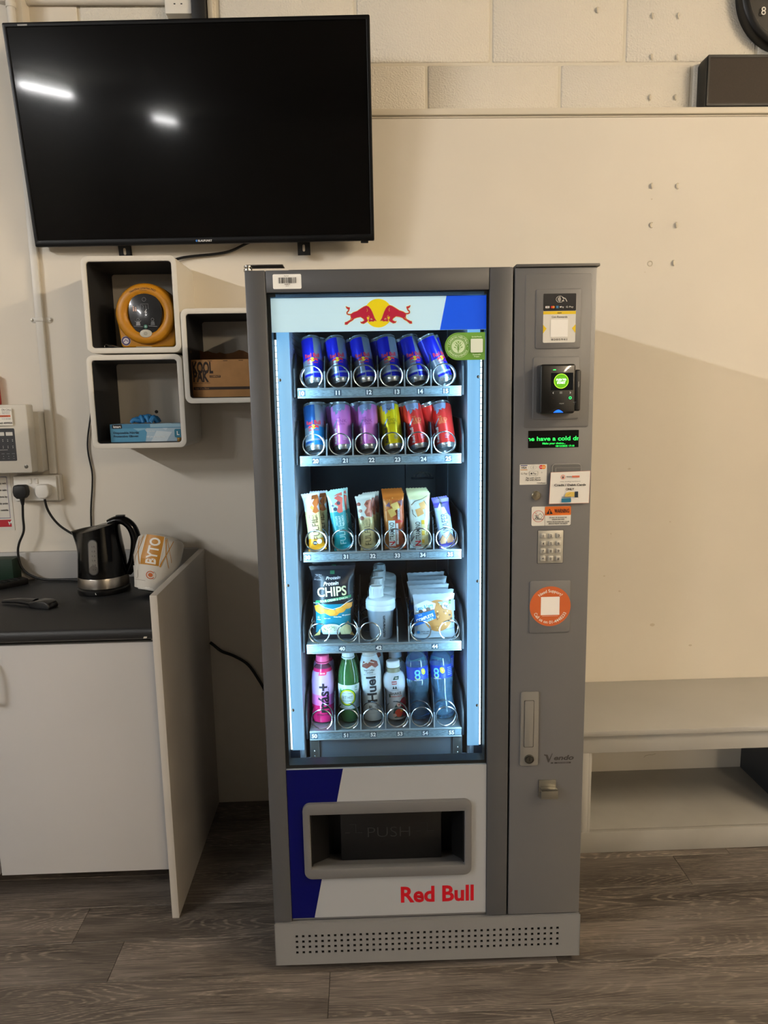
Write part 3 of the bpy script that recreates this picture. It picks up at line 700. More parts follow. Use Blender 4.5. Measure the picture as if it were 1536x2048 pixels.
# plinth with punched vent holes
b = B(); X0, X1, Z0, Z1, Y0 = .001, .8265, .022, .1455, -.002
xs = [X0]; hw = .0033
cols = [.0605+(.7650-.0605)*k/41 for k in range(42)]; rows = [.0595+.0161*k for k in range(4)]
for c_ in cols: xs += [c_-hw, c_+hw]
xs.append(X1); zs = [Z0]
for r_ in rows: zs += [r_-hw, r_+hw]
zs.append(Z1)
vs = [(x, Y0, z) for z in zs for x in xs]; nx = len(xs); fs = []; hv = []; 
for j in range(len(zs)-1):
    for i in range(nx-1):
        if i % 2 == 1 and j % 2 == 1:
            x0, x1, z0, z1 = xs[i], xs[i+1], zs[j], zs[j+1]
            b.add([(x0, Y0, z0), (x1, Y0, z0), (x1, Y0, z1), (x0, Y0, z1), (x0, Y0+.002, z0), (x1, Y0+.002, z0), (x1, Y0+.002, z1), (x0, Y0+.002, z1)], [(0, 1, 5, 4), (1, 2, 6, 5), (2, 3, 7, 6), (3, 0, 4, 7)], GREYD)
        else: fs.append((j*nx+i, j*nx+i+1, (j+1)*nx+i+1, (j+1)*nx+i))
b.add(vs, fs, GREYP)
b.box(X0, X0+.002, Y0, .05, Z0, Z1, GREYP).box(X1-.002, X1, Y0, .05, Z0, Z1, GREYP).box(X0, X1, Y0+.0005, .05, Z1-.002, Z1, GREYP).box(X0+.003, X1-.003, .012, .016, Z0, Z1-.003, BLACK)
b.build('vent_plinth', VM, smooth=0, fixn=False)
for x in (.05, .78):
    for y in (.06, .72): B().lathe([(.022, 0), (.022, .012), (.008, .012), (.008, .032)], BLACK, 14).build('foot', VM, loc=(x, y, 0))
# ------------------------------------------------------------------ trays, coils, dividers
LIPZ = [1.5605, 1.386, 1.130, .8745, .6235]
COLX = [.1370+.0686*i for i in range(6)]
NUMX = [(.1123, .2046, .2853, .3571, .4174, .4828), (.1424, .2192, .2882, .3559, .4236, .4887), (.1127, .2141, .2862, .3516, .4197, .4931), (.1976, .2972, .4501), (.1144, .2013, .2771, .3515, .4219, .4949)]
NUMS = [('10', '11', '12', '13', '14', '15'), ('20', '21', '22', '23', '24', '25'), ('30', '31', '32', '33', '34', '35'), ('40', '42', '44'), ('50', '51', '52', '53', '54', '55')]
COILX = [COLX, COLX, [.1354, .2061, .2769, .3463, .4144, .4851], [.1356, .2126, .2748, .4132, .4917], [.1351, .2082, .2785, .346, .4136, .4825]]
COILR = [.0285, .0285, .0285, .0275, .0290]
YL0 = .14
WIRE = mat('cfd4d8', .22, 1.0); STRIP = mat('7d919d', .4, .2, noise=.3, nscale=140, stretch=(1, 1, 3)); RAIL = mat('1b1f26', .45, .2); PLATE = mat('4a5966', .6, spec=.1); NUMW = mat('f4f6f6', .6, spec=.1)
coil_cache = {}
def coil_mesh(R, turns, pitch, a0, hand):
    pts = []; n = 28
    for k in range(int(turns*n)+1):
        a = a0+hand*2*pi*k/n; tn = k/n; pts.append((R*cos(a), .010*tn if tn < .9 else .009+pitch*(tn-.9), R*sin(a)))
    return B().tube(pts, .0019, WIRE, 6)
for r in range(5):
    z = LIPZ[r]; zf = z-.004
    b = B().box(.1005, .5235, YL0+.004, .60, zf-.004, zf, TRAYM)
    b.box(.1015, .5230, YL0, YL0+.004, z-.026, z, TRAYM).box(.1015, .5230, YL0-.003, YL0, z-.004, z, TRAYM).box(.1015, .5230, YL0-.003, YL0, z-.026, z-.023, TRAYM)
    tr_ = b.build('tray', VM, bevel=.0007, seg=1)
    for x in (.0905, .5240):
        B().prism([(YL0+.002, z-.024), (.60, z-.024), (.60, z+.09), (YL0+.05, z+.09), (YL0+.004, z+.05)], x, x+.0065, RAIL, 'yz').build('side_rail', tr_, bevel=.001, seg=1)
    B().box(.104, .5210, YL0-.0012, YL0, z-.0222, z-.0045, STRIP).build('price_strip', tr_, smooth=0)
    for n_, x in zip(NUMS[r], NUMX[r]):
        p = P(); p.rect(x-.0095, x+.0095, z-.0205, z-.0055, PLATE); p.text(n_, x, z-.0132, .0105, NUMW, .035); p.build('slot_number', tr_, flat(YL0-.0012))
    dx = [.5*(COILX[r][i]+COILX[r][i+1]) for i in range(5)] if r != 3 else [.2440, .3495, .3800]
    for x in dx:
        hgt = .085 if r != 4 else .095
        B().prism([(YL0+.010, zf), (.59, zf), (.59, zf+hgt), (YL0+.035, zf+hgt), (YL0+.012, zf+.045)], x-.0012, x+.0012, mat('39424d', .4, .3), 'yz').box(x-.0018, x+.0018, YL0+.008, YL0+.012, zf, zf+.046, mat('aab3ba', .35, .5)).build('divider', tr_, smooth=0)
    R = COILR[r]
    for i, x in enumerate(COILX[r]):
        a0 = {0: -pi/4, 1: -pi/2-.2, 2: -pi/2-.6, 3: -pi/2, 4: -pi/3}[r]
        hand = 1
        if r == 3 and i in (0, 3): hand = -1
        key = (R, a0, hand)
        if key not in coil_cache:
            pitch = .064 if r < 3 else .075
            o = coil_mesh(R, .40/pitch, pitch, a0, hand).build('coil', tr_); coil_cache[key] = o
        else: o = coil_cache[key].copy(); COL.objects.link(o); o.parent = tr_
        o.location = (x, YL0+.0065, zf+R+.0035)
# ------------------------------------------------------------------ goods in the machine
ALU = mat('c9cccf', .25, .9); REDT = mat('c8283c', .45)
def canmat(h, metal=.35): return mat(h, .28, metal)
CANP = [(.0001, .0085), (.010, .0075), (.0185, .0045), (.0208, .0004), (.0222, .0002), (.0240, .0035), (.0258, .0085), (.0265, .0125), (.0265, .030), (.0265, .045), (.0265, .064), (.0265, .090), (.0265, .1255), (.0255, .1295), (.0250, .1310), (.0254, .1335), (.0240, .1335), (.0228, .1295), (.0001, .1290)]
CR = prof_r(CANP[5:13])
def can(name, label, kind, group):
    t = thing(name, label, 'can', group=group)
    if kind in ('blue', 'light'):
        u0, u1, l1 = (canmat('1a22b8'), canmat('8f9bab', .6), canmat('1520c0')) if kind == 'blue' else (canmat('1d4f8e'), canmat('8a98a8', .6), canmat('2187c9'))
        def mf(a, z):
            if z < .012 or z > .1265 or a == 999: return ALU
            if z > .064: return u0 if a < 8 else u1
            return u1 if a < -2 else l1
    else:
        base = canmat(kind)
        def mf(a, z): return ALU if (z < .012 or z > .1265 or a == 999) else base
    B().lathe(CANP, ALU, 28, matfn=mf).build('can_body', t, smooth=40)
    p = P()
    if kind in ('blue', 'light'):
        p.text('Red Bull', 0, .075, .0105, REDT, .03, w=.040)
        p.poly(ell(0, .0625, .0062, n=16), canmat('e5c326', .1))
        for s in (-1, 1): p.poly([(s*.0155, .0640), (s*.0095, .0665), (s*.0045, .0665), (s*.0008, .0595), (s*.006, .0610), (s*.0120, .0590), (s*.0160, .0570), (s*.0125, .0615)], REDT)
        p.text('ENERGY DRINK', .0, .0535, .0030, REDT, .02, w=.028)
        p.rect(-.030, .030, .0245, .0290, canmat('b7c3d6')); p.text('WITH TAURINE', .010, .0268, .0024, canmat('1a22b8'), .01, w=.022)
        p.rect(-.030, -.002, .0175, .0235, u0)
    else:
        sp = canmat('8e9cbc', .5); dk = mat('5a4a5a', .5) if kind != 'e6cf12' else INK
        p.poly([(-.020, .1250), (-.017, .106), (-.012, .109), (-.011, .096), (-.004, .101), (-.002, .108), (.004, .104), (.006, .110), (.013, .107), (.016, .112), (.018, .1250)], sp)
        p.line([(-.006, .112), (.001, .108), (.006, .113)], .0016, dk if kind == 'e6cf12' else canmat('c2cbdc'))
        nm = {'dd7fd0': 'PINK', 'e6cf12': 'TROPICAL', 'd8332f': 'RED'}[kind]; tc = {'dd7fd0': mat('8e3a90', .5), 'e6cf12': mat('6a6410', .5), 'd8332f': mat('c79a58', .5)}[kind]
        p.text('THE', -.004, .0865, .0040, tc); p.text(nm, .003, .0775, .0095, tc, -.012, w=min(.03, .0085*len(nm))); p.text('EDITION', .002, .0685, .0048, tc, 0, w=.019)
        p.line([(-.020, .064), (-.006, .083)], .006, sp, .0015)
        p.text('Red Bull', -.0165, .038, .0085, WHITE if kind != 'e6cf12' else mat('3a3a52', .5), .03, w=.042, rot=88)
        for k in range(3): p.rect(.004, .018-.003*k, .0330-.0045*k, .0345-.0045*k, mat('f0d4e8', .5) if kind == 'dd7fd0' else sp)
    p.build('can_print', t, wrap(CR), .004, base=.0004, step=.00006)
    return t
# row of blue and silver cans, then the coloured editions
def lean(bk, lf, tw=0): return (-radians(bk), -radians(lf), radians(tw)+MROT)
GC1, GC2 = 'drink cans on the top tray', 'drink cans on the second tray'
protos = {}
def put(kind, maker, label, x, y, z, rot, group):
    if kind not in protos: o = maker(label); protos[kind] = o; o.location = ML(x, y, z); o.rotation_euler = rot; o['group'] = group
    else: o = dup(protos[kind], label, ML(x, y, z), rot, group)
    return o
random.seed(11)
NUMW_ = dict(zip(('10 11 12 13 14 15 20 21 22 23 24 25 30 31 32 33 34 35 40 42 44 50 51 52 53 54 55').split(), ('ten eleven twelve thirteen fourteen fifteen twenty twenty-one twenty-two twenty-three twenty-four twenty-five thirty thirty-one thirty-two thirty-three thirty-four thirty-five forty forty-two forty-four fifty fifty-one fifty-two fifty-three fifty-four fifty-five').split()))
names1 = ['ten', 'eleven', 'twelve', 'thirteen', 'fourteen', 'fifteen']
tw1 = [2, 0, 4, 0, 6, 38]
for i in range(6):
    lf = [5, 8, 8, 8, 9, 11][i]
    put('blue', lambda l: can('drink_can', l, 'blue', GC1), 'blue and silver drink can at the front of slot '+names1[i], COLX[i]+[.008, .008, .007, .006, .006, .007][i], .186, LIPZ[0]+.0065, lean(23, lf, tw1[i]), GC1)
    put('blue', None, 'blue and silver drink can second in line in slot '+names1[i], COLX[i]+.006, .256, LIPZ[0]+.004, lean(18, -3 if i == 0 else 5, 20*i), GC1)
k2 = [('light', 'light blue and silver', 'light'), ('pink', 'pink', 'dd7fd0'), ('pink', 'pink', 'dd7fd0'), ('yellow', 'yellow', 'e6cf12'), ('red', 'red', 'd8332f'), ('red', 'red', 'd8332f')]
for i in range(6):
    kd, nm, cc = k2[i]
    put(kd, lambda l: can('drink_can', l, cc, GC2), nm+' drink can at the front of slot '+NUMW_['2%d' % i], COLX[i]+[.004, .010, .010, .008, .008, .010][i], .186, LIPZ[1]+.0065, lean(23, [4, 7, 8, 8, 8, 11][i], [0, -6, -14, -4, 6, -14][i]), GC2)
    put(kd, None, nm+' drink can second in line in slot '+NUMW_['2%d' % i], COLX[i]+.004, .256, LIPZ[1]+.004, lean(18, -2 if i == 0 else 6, 15*i), GC2)
# pouches: bars, crisps, cookies
def pouch_fn(w, h, t, flare=.10, seal=.010, ex=2.4, fl_len=.22):
    def W_(z):
        v = z/h; d = min(v, 1-v)/fl_len
        return w*(1-flare*(1-max(0, 1-d)**2))
    def E_(z):
        d = min(z, h-z); return 0.02 if d <= seal else min(1, ((d-seal)/(h*.20)))**.55
    def yf(x, z):
        k = min(1, abs(2*x/W_(z))); return -t/2*E_(z)*(max(0, 1-k**ex))**.6*(1+.05*sin(z*190+x*60))
    return W_, E_, yf
def pouch(bld, w, h, t, m, matfn=None, zig=True, **kw):
    W_, E_, yf = pouch_fn(w, h, t, **kw); nz = 26; nx = 14
    zs = [0, .004, .0095, .0105]+[.0105+(h-.021)*k/18 for k in range(1, 18)]+[h-.0105, h-.0095, h-.004, h]
    for sg in (1, -1):
        def fn(u, v):
            j = int(round(v*(len(zs)-1))); z = zs[j]; x = (u-.5)*W_(z)*.9995
            zz = z
            if zig and j == len(zs)-1: zz += .0009*(1 if int(round(u*nx)) % 2 else -1)
            return (x, sg*yf(x, z) + (-.0002 if sg > 0 else .0002), zz)
        bld.grid(fn, nx, len(zs)-1, m, matfn=(lambda u, v: matfn((u-.5)*w, zs[min(len(zs)-2, int(v*(len(zs)-1)))]/h, sg)) if matfn else None)
    return yf
def on_pouch(yf): return lambda x, y, e: (x, yf(x, y)-.0004-e, y)
foil = lambda h: mat(h, .3, .12)
def bar(name, label, kind, group):
    t = thing(name, label, 'snack bar', group=group); b = B(); p = P()
    if kind == 'caramel':
        w, h = .050, .156; mf = lambda x, v, s: foil('e69a1a') if v < .17 else (foil('d9c894') if v < .66 else foil('c9cdd8'))
        yf = pouch(b, w, h, .022, foil('d9c894'), mf, flare=.2)
        p.poly([(0, .105), (.006, .120), (.002, .128), (.010, .140), (.021, .146), (.021, .128), (.014, .118), (.018, .104), (.008, .100)], foil('b0602a')); p.poly([(-.006, .118), (.001, .124), (.006, .116), (.001, .108)], foil('d8a050')); p.poly([(.001, .138), (.004, .149), (.020, .150), (.021, .139)], foil('8a4a1c'))
        p.text('FULFIL', .003, .060, .017, mat('54422c', .5), .0, w=.060, rot=90)
        for k, s_ in enumerate(('WHITE', 'PEANUT', 'CARAMEL')): p.text(s_, -.008+.008*k, .086, .0052, mat('6a5636', .5), .02, w=.024, rot=90)
        p.poly(ell(-.004, .021, .006), mat('3a3a3c', .5)); p.poly(ell(.008, .024, .007), mat('f3ead0', .5)); p.text('20g', -.004, .021, .004, WHITE)
    elif kind == 'teal':
        w, h = .050, .162; mf = lambda x, v, s: foil('17a3b4') if v < .22 else (foil('3a98a4') if v < .6 else foil('a9d8d8'))
        yf = pouch(b, w, h, .024, foil('2f98a6'), mf, flare=.14)
        p.poly([(-.004, .106), (.002, .100), (.012, .102), (.014, .122), (.018, .140), (.006, .148), (-.006, .142), (.003, .134), (-.008, .126), (.002, .118)], foil('d86a62')); p.poly(ell(-.007, .112, .0052), foil('454a5c')); p.poly(ell(.004, .127, .0050), foil('454a5c')); p.poly(ell(-.013, .122, .0032), foil('58506a')); p.poly([(-.008, .146), (.004, .152), (.018, .155), (.018, .146), (.004, .148)], foil('e07a70')); p.poly(ell(.016, .112, .003), foil('bfe6e2'))
        p.text('FULFIL', .002, .044, .016, mat('a9dfe2', .5), .0, w=.056, rot=90)
        for k in range(3): p.text(('CHOCOLATE', 'HAZELNUT', 'CRUNCH')[k], -.008+.0085*k, .080, .0056, mat('c8ecec', .5), .02, w=.026, rot=90)
    elif kind == 'cream':
        w, h = .048, .146; mf = lambda x, v, s: foil('cfcb9c') if v < .56 else foil('d5dfdb')
        yf = pouch(b, w, h, .022, foil('cfcb9c'), mf, flare=.15)
        p.poly([(.000, .090), (.016, .086), (.021, .110), (.020, .134), (.006, .132), (-.002, .122), (.004, .112), (-.004, .102)], foil('a96a5c')); p.poly([(.002, .098), (.012, .100), (.008, .112)], foil('cf9a88')); p.poly(ell(-.012, .086, .0058), foil('8a5648')); p.poly(ell(-.014, .106, .0048), foil('9a6a5c')); p.poly(ell(-.016, .124, .0052), foil('94584c')); p.poly(ell(.006, .124, .004), foil('7a4438'))
        p.text('FULFIL', -.001, .040, .0165, mat('5d5a44', .5), -.01, w=.056, rot=90)
        for k in range(3): p.text(('CHOC', 'HAZEL', 'WHIP')[k], -.010+.009*k, .074, .0058, mat('8a8660', .5), .01, w=.018, rot=90)
    elif kind == 'orange':
        w, h = .060, .150; mf = lambda x, v, s: foil('c4702a') if v > .86 else (foil('b87a3c') if x < -.006 else foil('b5603c'))
        yf = pouch(b, w, h, .024, foil('b8703c'), mf, flare=.1)
        random.seed(5)
        for k in range(46): p.poly(ell(random.uniform(-.026, .026), random.uniform(.012, .138), random.uniform(.0008, .0024), n=6), foil(random.choice(('8a4a22', 'd89a52', 'a85a2a', 'e0a45c'))))
        p.poly([(-.018, .106), (-.002, .112), (.006, .094), (-.009, .086)], foil('cfae62')); p.poly([(-.008, .122), (.010, .128), (.016, .110), (-.001, .104)], foil('d9bd72')); p.poly([(-.022, .118), (-.012, .128), (-.009, .114)], foil('6a5670')); p.poly([(.014, .052), (.023, .060), (.022, .044)], foil('8a6a7a')); p.poly([(.010, .128), (.024, .132), (.022, .116)], foil('7a5a66'))
        p.rect(-.017, .001, .006, .078, mat('cfe6ea', .4)); p.text('UTRAMINO', -.008, .046, .0125, INK, .01, w=.054, rot=90); p.text('N', -.008, .0135, .0145, mat('c22c34', .5), .03, rot=90)
        p.rect(.001, .022, .072, .077, foil('c03a34')); p.rect(.003, .009, .012, .070, mat('d6dadc', .5)); p.rect(.009, .015, .080, .110, mat('c8ccd4', .5)); p.text('PROTEIN BAR', .006, .040, .004, INK, 0, rot=90); p.text('CARAMEL', .012, .095, .004, INK, 0, rot=90)
    elif kind == 'vanilla':
        w, h = .060, .150; mf = lambda x, v, s: foil('dcdcae') if v > .88 else foil('cddcd6')
        yf = pouch(b, w, h, .024, foil('cddcd6'), mf, flare=.1)
        p.poly([(-.012, .106), (.006, .112), (.012, .094), (-.006, .086)], foil('d9a66a')); p.poly([(-.002, .122), (.012, .128), (.020, .110), (.006, .104)], foil('dcae74'))
        p.line([(-.022, .118), (-.012, .128), (.008, .134), (.022, .142)], .0028, foil('6d6658'), .0010); p.line([(-.020, .106), (-.018, .094), (-.010, .086)], .0018, foil('5d5a50')); p.line([(.012, .130), (.020, .116)], .0022, foil('8a7a52'))
        p.text('UTRAMINO', -.006, .046, .0125, INK, .01, w=.054, rot=90); p.text('N', -.006, .0135, .0145, mat('c22c34', .5), .03, rot=90)
        p.rect(.004, .022, .008, .078, foil('dcd29a')); p.rect(.004, .012, .066, .077, foil('d5ae3a')); p.rect(.004, .012, .036, .048, foil('d9b44a')); p.rect(.004, .011, .014, .024, foil('d5ae3a')); p.line([(.016, .040), (.022, .064)], .0018, foil('7a6a4a')); p.text('VANILLA', .014, .095, .004, mat('8a7a3a', .5), 0, rot=90); p.line([(-.024, .020), (-.016, .034)], .003, foil('7a6a6a'))
    else:
        w, h = .046, .134; mf = lambda x, v, s: foil('5048a0') if v > .80 or v < .10 else foil('a9c4e0')
        yf = pouch(b, w, h, .024, foil('a9c4e0'), mf, flare=.1)
        p.poly([(.000, .124), (.021, .124), (.021, .080), (.010, .092)], foil('5048a0')); p.line([(-.014, .104), (-.002, .122)], .006, foil('c9d4ea'))
        p.text('WAFER', -.001, .068, .0165, mat('5a6470', .5), .02, w=.054, rot=90)
        p.poly([(-.020, .020), (-.012, .036), (-.002, .024), (-.004, .012), (-.018, .012)], foil('c79a74')); p.poly([(-.002, .022), (.010, .038), (.021, .022), (.016, .012), (.0, .012)], foil('b78460')); p.line([(-.020, .022), (-.012, .037), (-.003, .025), (.010, .040), (.021, .025)], .0018, foil('3d3440'))
        p.line([(-.002, .112), (-.002, .134)], .005, mat('20222a', .3))
    b.build('wrapper', t, smooth=50, weld=True)
    p.build('wrapper_print', t, on_pouch(yf), .005, step=.00006)
    return t
BK = [('caramel', 'beige and orange caramel bar', 2), ('teal', 'teal and mint snack bar with red fruit', 2), ('cream', 'cream snack bar with brown chocolate balls', 3), ('orange', 'orange speckled bar with tan biscuit squares', 4), ('vanilla', 'pale vanilla bar with biscuit squares', 4), ('wafer', 'purple and pale blue wafer bar', 2)]
GB3 = 'snack bars on the third tray'; words = ['at the front', 'second in line', 'third in line', 'fourth in line', 'fifth in line', 'last in line']
for i, (kd, nm, cnt) in enumerate(BK):
    for j in range(cnt):
        x = COILX[2][i]+[.002, .001, .000, .002, .002, .005][i]+(.010*j if kd in ('teal', 'caramel', 'cream') else 0)
        rot = lean([7, 8, 7, 4, 4, 8][i]+(0 if j == 0 else random.uniform(-2, 2)), [6, 6, 4, 1.5, 1.0, 6][i]-(4 if kd == 'caramel' and j else 0), [4, 10, 10, 2, -2, 12][i])
        put(kd, lambda l: bar('snack_bar', l, kd, GB3), nm+' '+words[j]+' of slot '+NUMW_['3%d' % i], x, .176+.036*j, LIPZ[2]-.002, rot, GB3)
# crisps
def chips(label):
    t = thing('crisp_bag', label, 'crisp bag'); b = B(); w, h = .130, .205
    DK = mat('23262e', .28, .15); TL = mat('1c7f9a', .3, .1)
    yf = pouch(b, w, h, .052, DK, lambda x, v, s: TL if .06 < v < .5 and abs(x) < .055 and s > 0 else DK, flare=.14)
    p = P(); GOLD = mat('d8922a', .45); CRM = mat('dfe2b4', .5)
    p.poly([(-.052, .096), (-.048, .082), (-.034, .075), (-.022, .078), (-.008, .070), (.010, .071), (.018, .078), (.030, .080), (.038, .090), (.050, .092), (.054, .104), (.040, .104), (.020, .092), (.0, .086), (-.022, .090), (-.040, .102)], GOLD)
    for x, z in ((-.036, .087), (-.006, .080), (.020, .086), (.040, .096)): p.poly(ell(x, z, .0125, .0085, 14), mat('e0a23c', .45))
    p.line([(-.054, .104), (-.040, .105), (-.022, .093), (.0, .088), (.020, .094), (.038, .106), (.054, .112)], .0016, WHITE)
    p.poly([(-.050, .104), (.050, .1185), (.050, .126), (-.046, .112)], mat('2f8f5c', .45)); p.text('SOUR CREAM & ONION', .003, .1150, .0062, mat('e9f6dc', .5), .02, w=.076, rot=7)
    p.text('CHIPS', -.002, .1375, .025, CRM, .02, w=.080, rot=3); p.text('Protein', -.004, .160, .010, WHITE, .02, w=.042, rot=4, shear=.3); p.text('Protein', .002, .1745, .008, mat('c8ccd2', .5), .02, w=.040, rot=3, shear=.3)
    p.rect(-.006, .006, .184, .193, mat('2c6a4c', .5)); p.text('high fibre', -.038, .183, .0032, mat('b9bcc4', .5)); p.text('20% protein', -.040, .170, .003, mat('b9bcc4', .5)); p.ring(-.040, .170, .0095, .0100, mat('8a8e98', .5), 18, 20, 160)
    for x, s_ in ((-.040, 'vegan'), (-.016, 'low carb'), (.012, 'gluten free'), (.036, '20g protein')): p.text(s_, x, .060+.15*(x+.04), .0034, WHITE, .02)
    for k in range(6): a = 2*pi*k/6; p.line([(-.040, .066), (-.040+.005*cos(a), .066+.005*sin(a))], .0006, WHITE)
    p.poly([(-.034, .032), (-.030, .016), (.014, .014), (.020, .030)], mat('cfe3e8', .4)); p.poly(ell(-.006, .034, .028, .014), mat('dfeadd', .45))
    random.seed(9)
    for k in range(14): p.poly(ell(-.006+random.uniform(-.02, .02), .034+random.uniform(-.009, .009), .0022, .0012, 7), mat('7fa04c', .5))
    p.poly([(.020, .014), (.016, .030), (.024, .040), (.036, .046), (.046, .040), (.050, .026), (.046, .014)], mat('d9dcae', .45)); p.line([(.036, .045), (.040, .054), (.043, .046)], .003, mat('a98a52', .5)); p.line([(.034, .044), (.028, .030), (.032, .016)], .0006, mat('a9aa72', .5))
    p.poly([(-.056, .010), (-.038, .014), (-.036, .034), (-.044, .022)], mat('d2c27a', .5)); p.poly([(.058, .008), (.044, .012), (.050, .022)], mat('b98a4a', .5))
    b.build('foil_bag', t, smooth=50, weld=True); p.build('bag_print', t, on_pouch(yf), .006, step=.00008)
    return t
GB4 = 'packets and shakers on the fourth tray'
for j in range(3): put('chips', chips, 'dark and teal crisp bag '+words[j]+' of slot forty', .174+.001*j, .192+.068*j, LIPZ[3]-.002, lean(4+j, 0, 0), GB4)
# shaker bottles
SHM = mat('b9d3ea', .35, trans=.35, ior=1.3); SHL = mat('d4e4ec', .35)
def shaker(label):
    t = thing('shaker_bottle', label, 'shaker')
    B().lathe([(.0001, .004), (.024, .002), (.029, .0), (.031, .004), (.0375, .086), (.0375, .090)], SHM, 32).build('cup', t)
    B().lathe([(.0385, .083), (.0410, .084), (.0412, .096), (.0400, .098), (.0412, .100), (.0408, .107), (.0370, .113), (.0240, .118), (.0001, .119)], SHL, 32).build('lid', t)
    b = B().lathe([(.0210, .114), (.0200, .122), (.0178, .146), (.0170, .148), (.0150, .1485), (.0148, .146), (.0001, .146)], SHL, 24, (-.011, -.002, 0)); 
    for k in range(16): a = 2*pi*k/16; b.box(-.011+.0192*sin(a)-.0006, -.011+.0192*sin(a)+.0006, -.002-.0192*cos(a)-.0006, -.002-.0192*cos(a)+.0006, .122, .142, SHL)
    b.build('spout_cap', t)
    r_ = prof_r([(.031, .004), (.0375, .086)]); p = P()
    p.text('nutriversum', .010, .040, .0082, mat('2f3846', .5), .03, w=.062, rot=90)
    for k in range(9): p.rect(.026, .030, .014+.006*k, .0146+.006*k, mat('d8e6f0', .5))
    p.ring(-.012, .045, .016, .0164, mat('d8e6f0', .5), 20, 120, 200, 2.0)
    p.build('cup_print', t, wrap(r_), .004)
    return t
for j in range(4): put('shaker', shaker, 'pale blue translucent shaker bottle '+words[j]+' of slot forty-two', .305+.0045*j, .205+.086*j, LIPZ[3]-.004, (0, 0, radians(-4)+MROT), GB4)
# cookies
def cookie(label):
    t = thing('cookie_packet', label, 'cookie packet'); b = B(); w, h = .118, .122
    SV = mat('a0aeb9', .28, .15); yf = pouch(b, w, h, .020, SV, flare=.06, ex=4)
    p = P(); CK = mat('a8743a', .5); BLU = mat('1668c8', .45)
    p.poly(ell(.010, .062, .040, .044, 34), CK)
    random.seed(4)
    for k in range(26): a = random.uniform(0, 6.28); r_ = random.uniform(0, .031); p.poly(ell(.010+r_*cos(a), .062+r_*sin(a)*1.1, random.uniform(.0012, .0028), n=7), mat(random.choice(('6a4426', 'e2b878', '8a5c30')), .5))
    p.poly([(-.056, .066), (-.056, .034), (.004, .056), (-.001, .080)], BLU); p.text('COMPLETE', -.027, .058, .0080, WHITE, .035, w=.050, rot=20); p.text('COOKIE', -.016, .0515, .0054, mat('bcd8f4', .5), .03, w=.026, rot=20); p.text('THE', -.040, .065, .004, mat('bcd8f4', .5), .02, rot=20)
    p.poly([(-.055, .072), (-.054, .094), (-.020, .106), (.004, .096), (.0, .082)], mat('c9d8e2', .4)); p.text('Lenny & Larry', -.027, .088, .0100, mat('3f92d0', .5), .03, w=.048, rot=12); p.poly(ell(-.038, .076, .006, .005), mat('5a4a42', .5)); p.poly(ell(-.018, .082, .007, .005), mat('6a5a50', .5)); p.poly(ell(-.028, .080, .005, .004), WHITE)
    p.poly([(.010, .100), (.058, .104), (.058, .074), (.034, .080)], mat('8fa9d8', .4)); p.ring(.030, .090, .0092, .0100, INK, 24); p.poly(ell(.030, .090, .0092), mat('cfdbe6', .4)); p.text('16g', .030, .090, .0075, INK, .03)
    p.poly([(.040, .094), (.046, .094), (.046, .102), (.040, .102)], mat('58a23c', .5))
    for x, z in ((.042, .064), (.046, .054), (.040, .048), (.050, .044), (.044, .104)): p.poly(ell(x, z, .0036, .0022, 9), mat('4a3a32', .5))
    p.text('chocolate chip', .042, .026, .0040, mat('4a5a9a', .5), .01, w=.028, rot=8); p.rect(-.050, -.042, .014, .022, mat('2f86c8', .5)); p.text('NON GMO', -.026, .020, .0034, INK, .01); p.text('VEGAN', -.026, .014, .0034, INK, .01)
    b.build('foil_packet', t, smooth=50, weld=True); p.build('packet_print', t, on_pouch(yf), .006, step=.00008)
    return t
for j in range(6): put('cookie', cookie, 'silver cookie packet with blue band '+words[j]+' of slot forty-four', .4535+[.0, .001, -.002, -.004, -.001, -.001][j], .178+.050*j, LIPZ[3]-.002, lean(8, random.uniform(-1, 2), [2, -4, 3, 0, -5, 4][j]), GB4)
# bottles
def bottle(name, label, prof, body, cap, bands, deco, cap_r, cap_z, seg=30, ribs=None, neck=None):
    t = thing(name, label, 'bottle')
    def mf(a, z):
        for z0, z1, m in bands:
            if z0 <= z <= z1: return m
        return body
    pr = []
    for (r0, z0), (r1, z1) in zip(prof, prof[1:]):
        n = max(1, int((z1-z0)/.006)) if z1 > z0 else 1
        for k in range(n): pr.append((r0+(r1-r0)*k/n, z0+(z1-z0)*k/n))
    pr.append(prof[-1])
    B().lathe(pr, body, seg, matfn=mf).build('bottle_body', t, smooth=50)
    b = B().lathe([(cap_r, cap_z), (cap_r, cap_z+.016), (cap_r-.002, cap_z+.018), (.0001, cap_z+.018)], cap, 22)
    b.lathe([(cap_r+.0015, cap_z-.005), (cap_r+.0015, cap_z-.0025), (cap_r-.001, cap_z-.002)], cap if neck is None else neck, 22)
    b.build('cap', t)
    p = P(); deco(p); p.build('bottle_print', t, wrap(prof_r(prof)), .004, base=.0004, step=.00006)
    return t
smp = lambda pts: pts
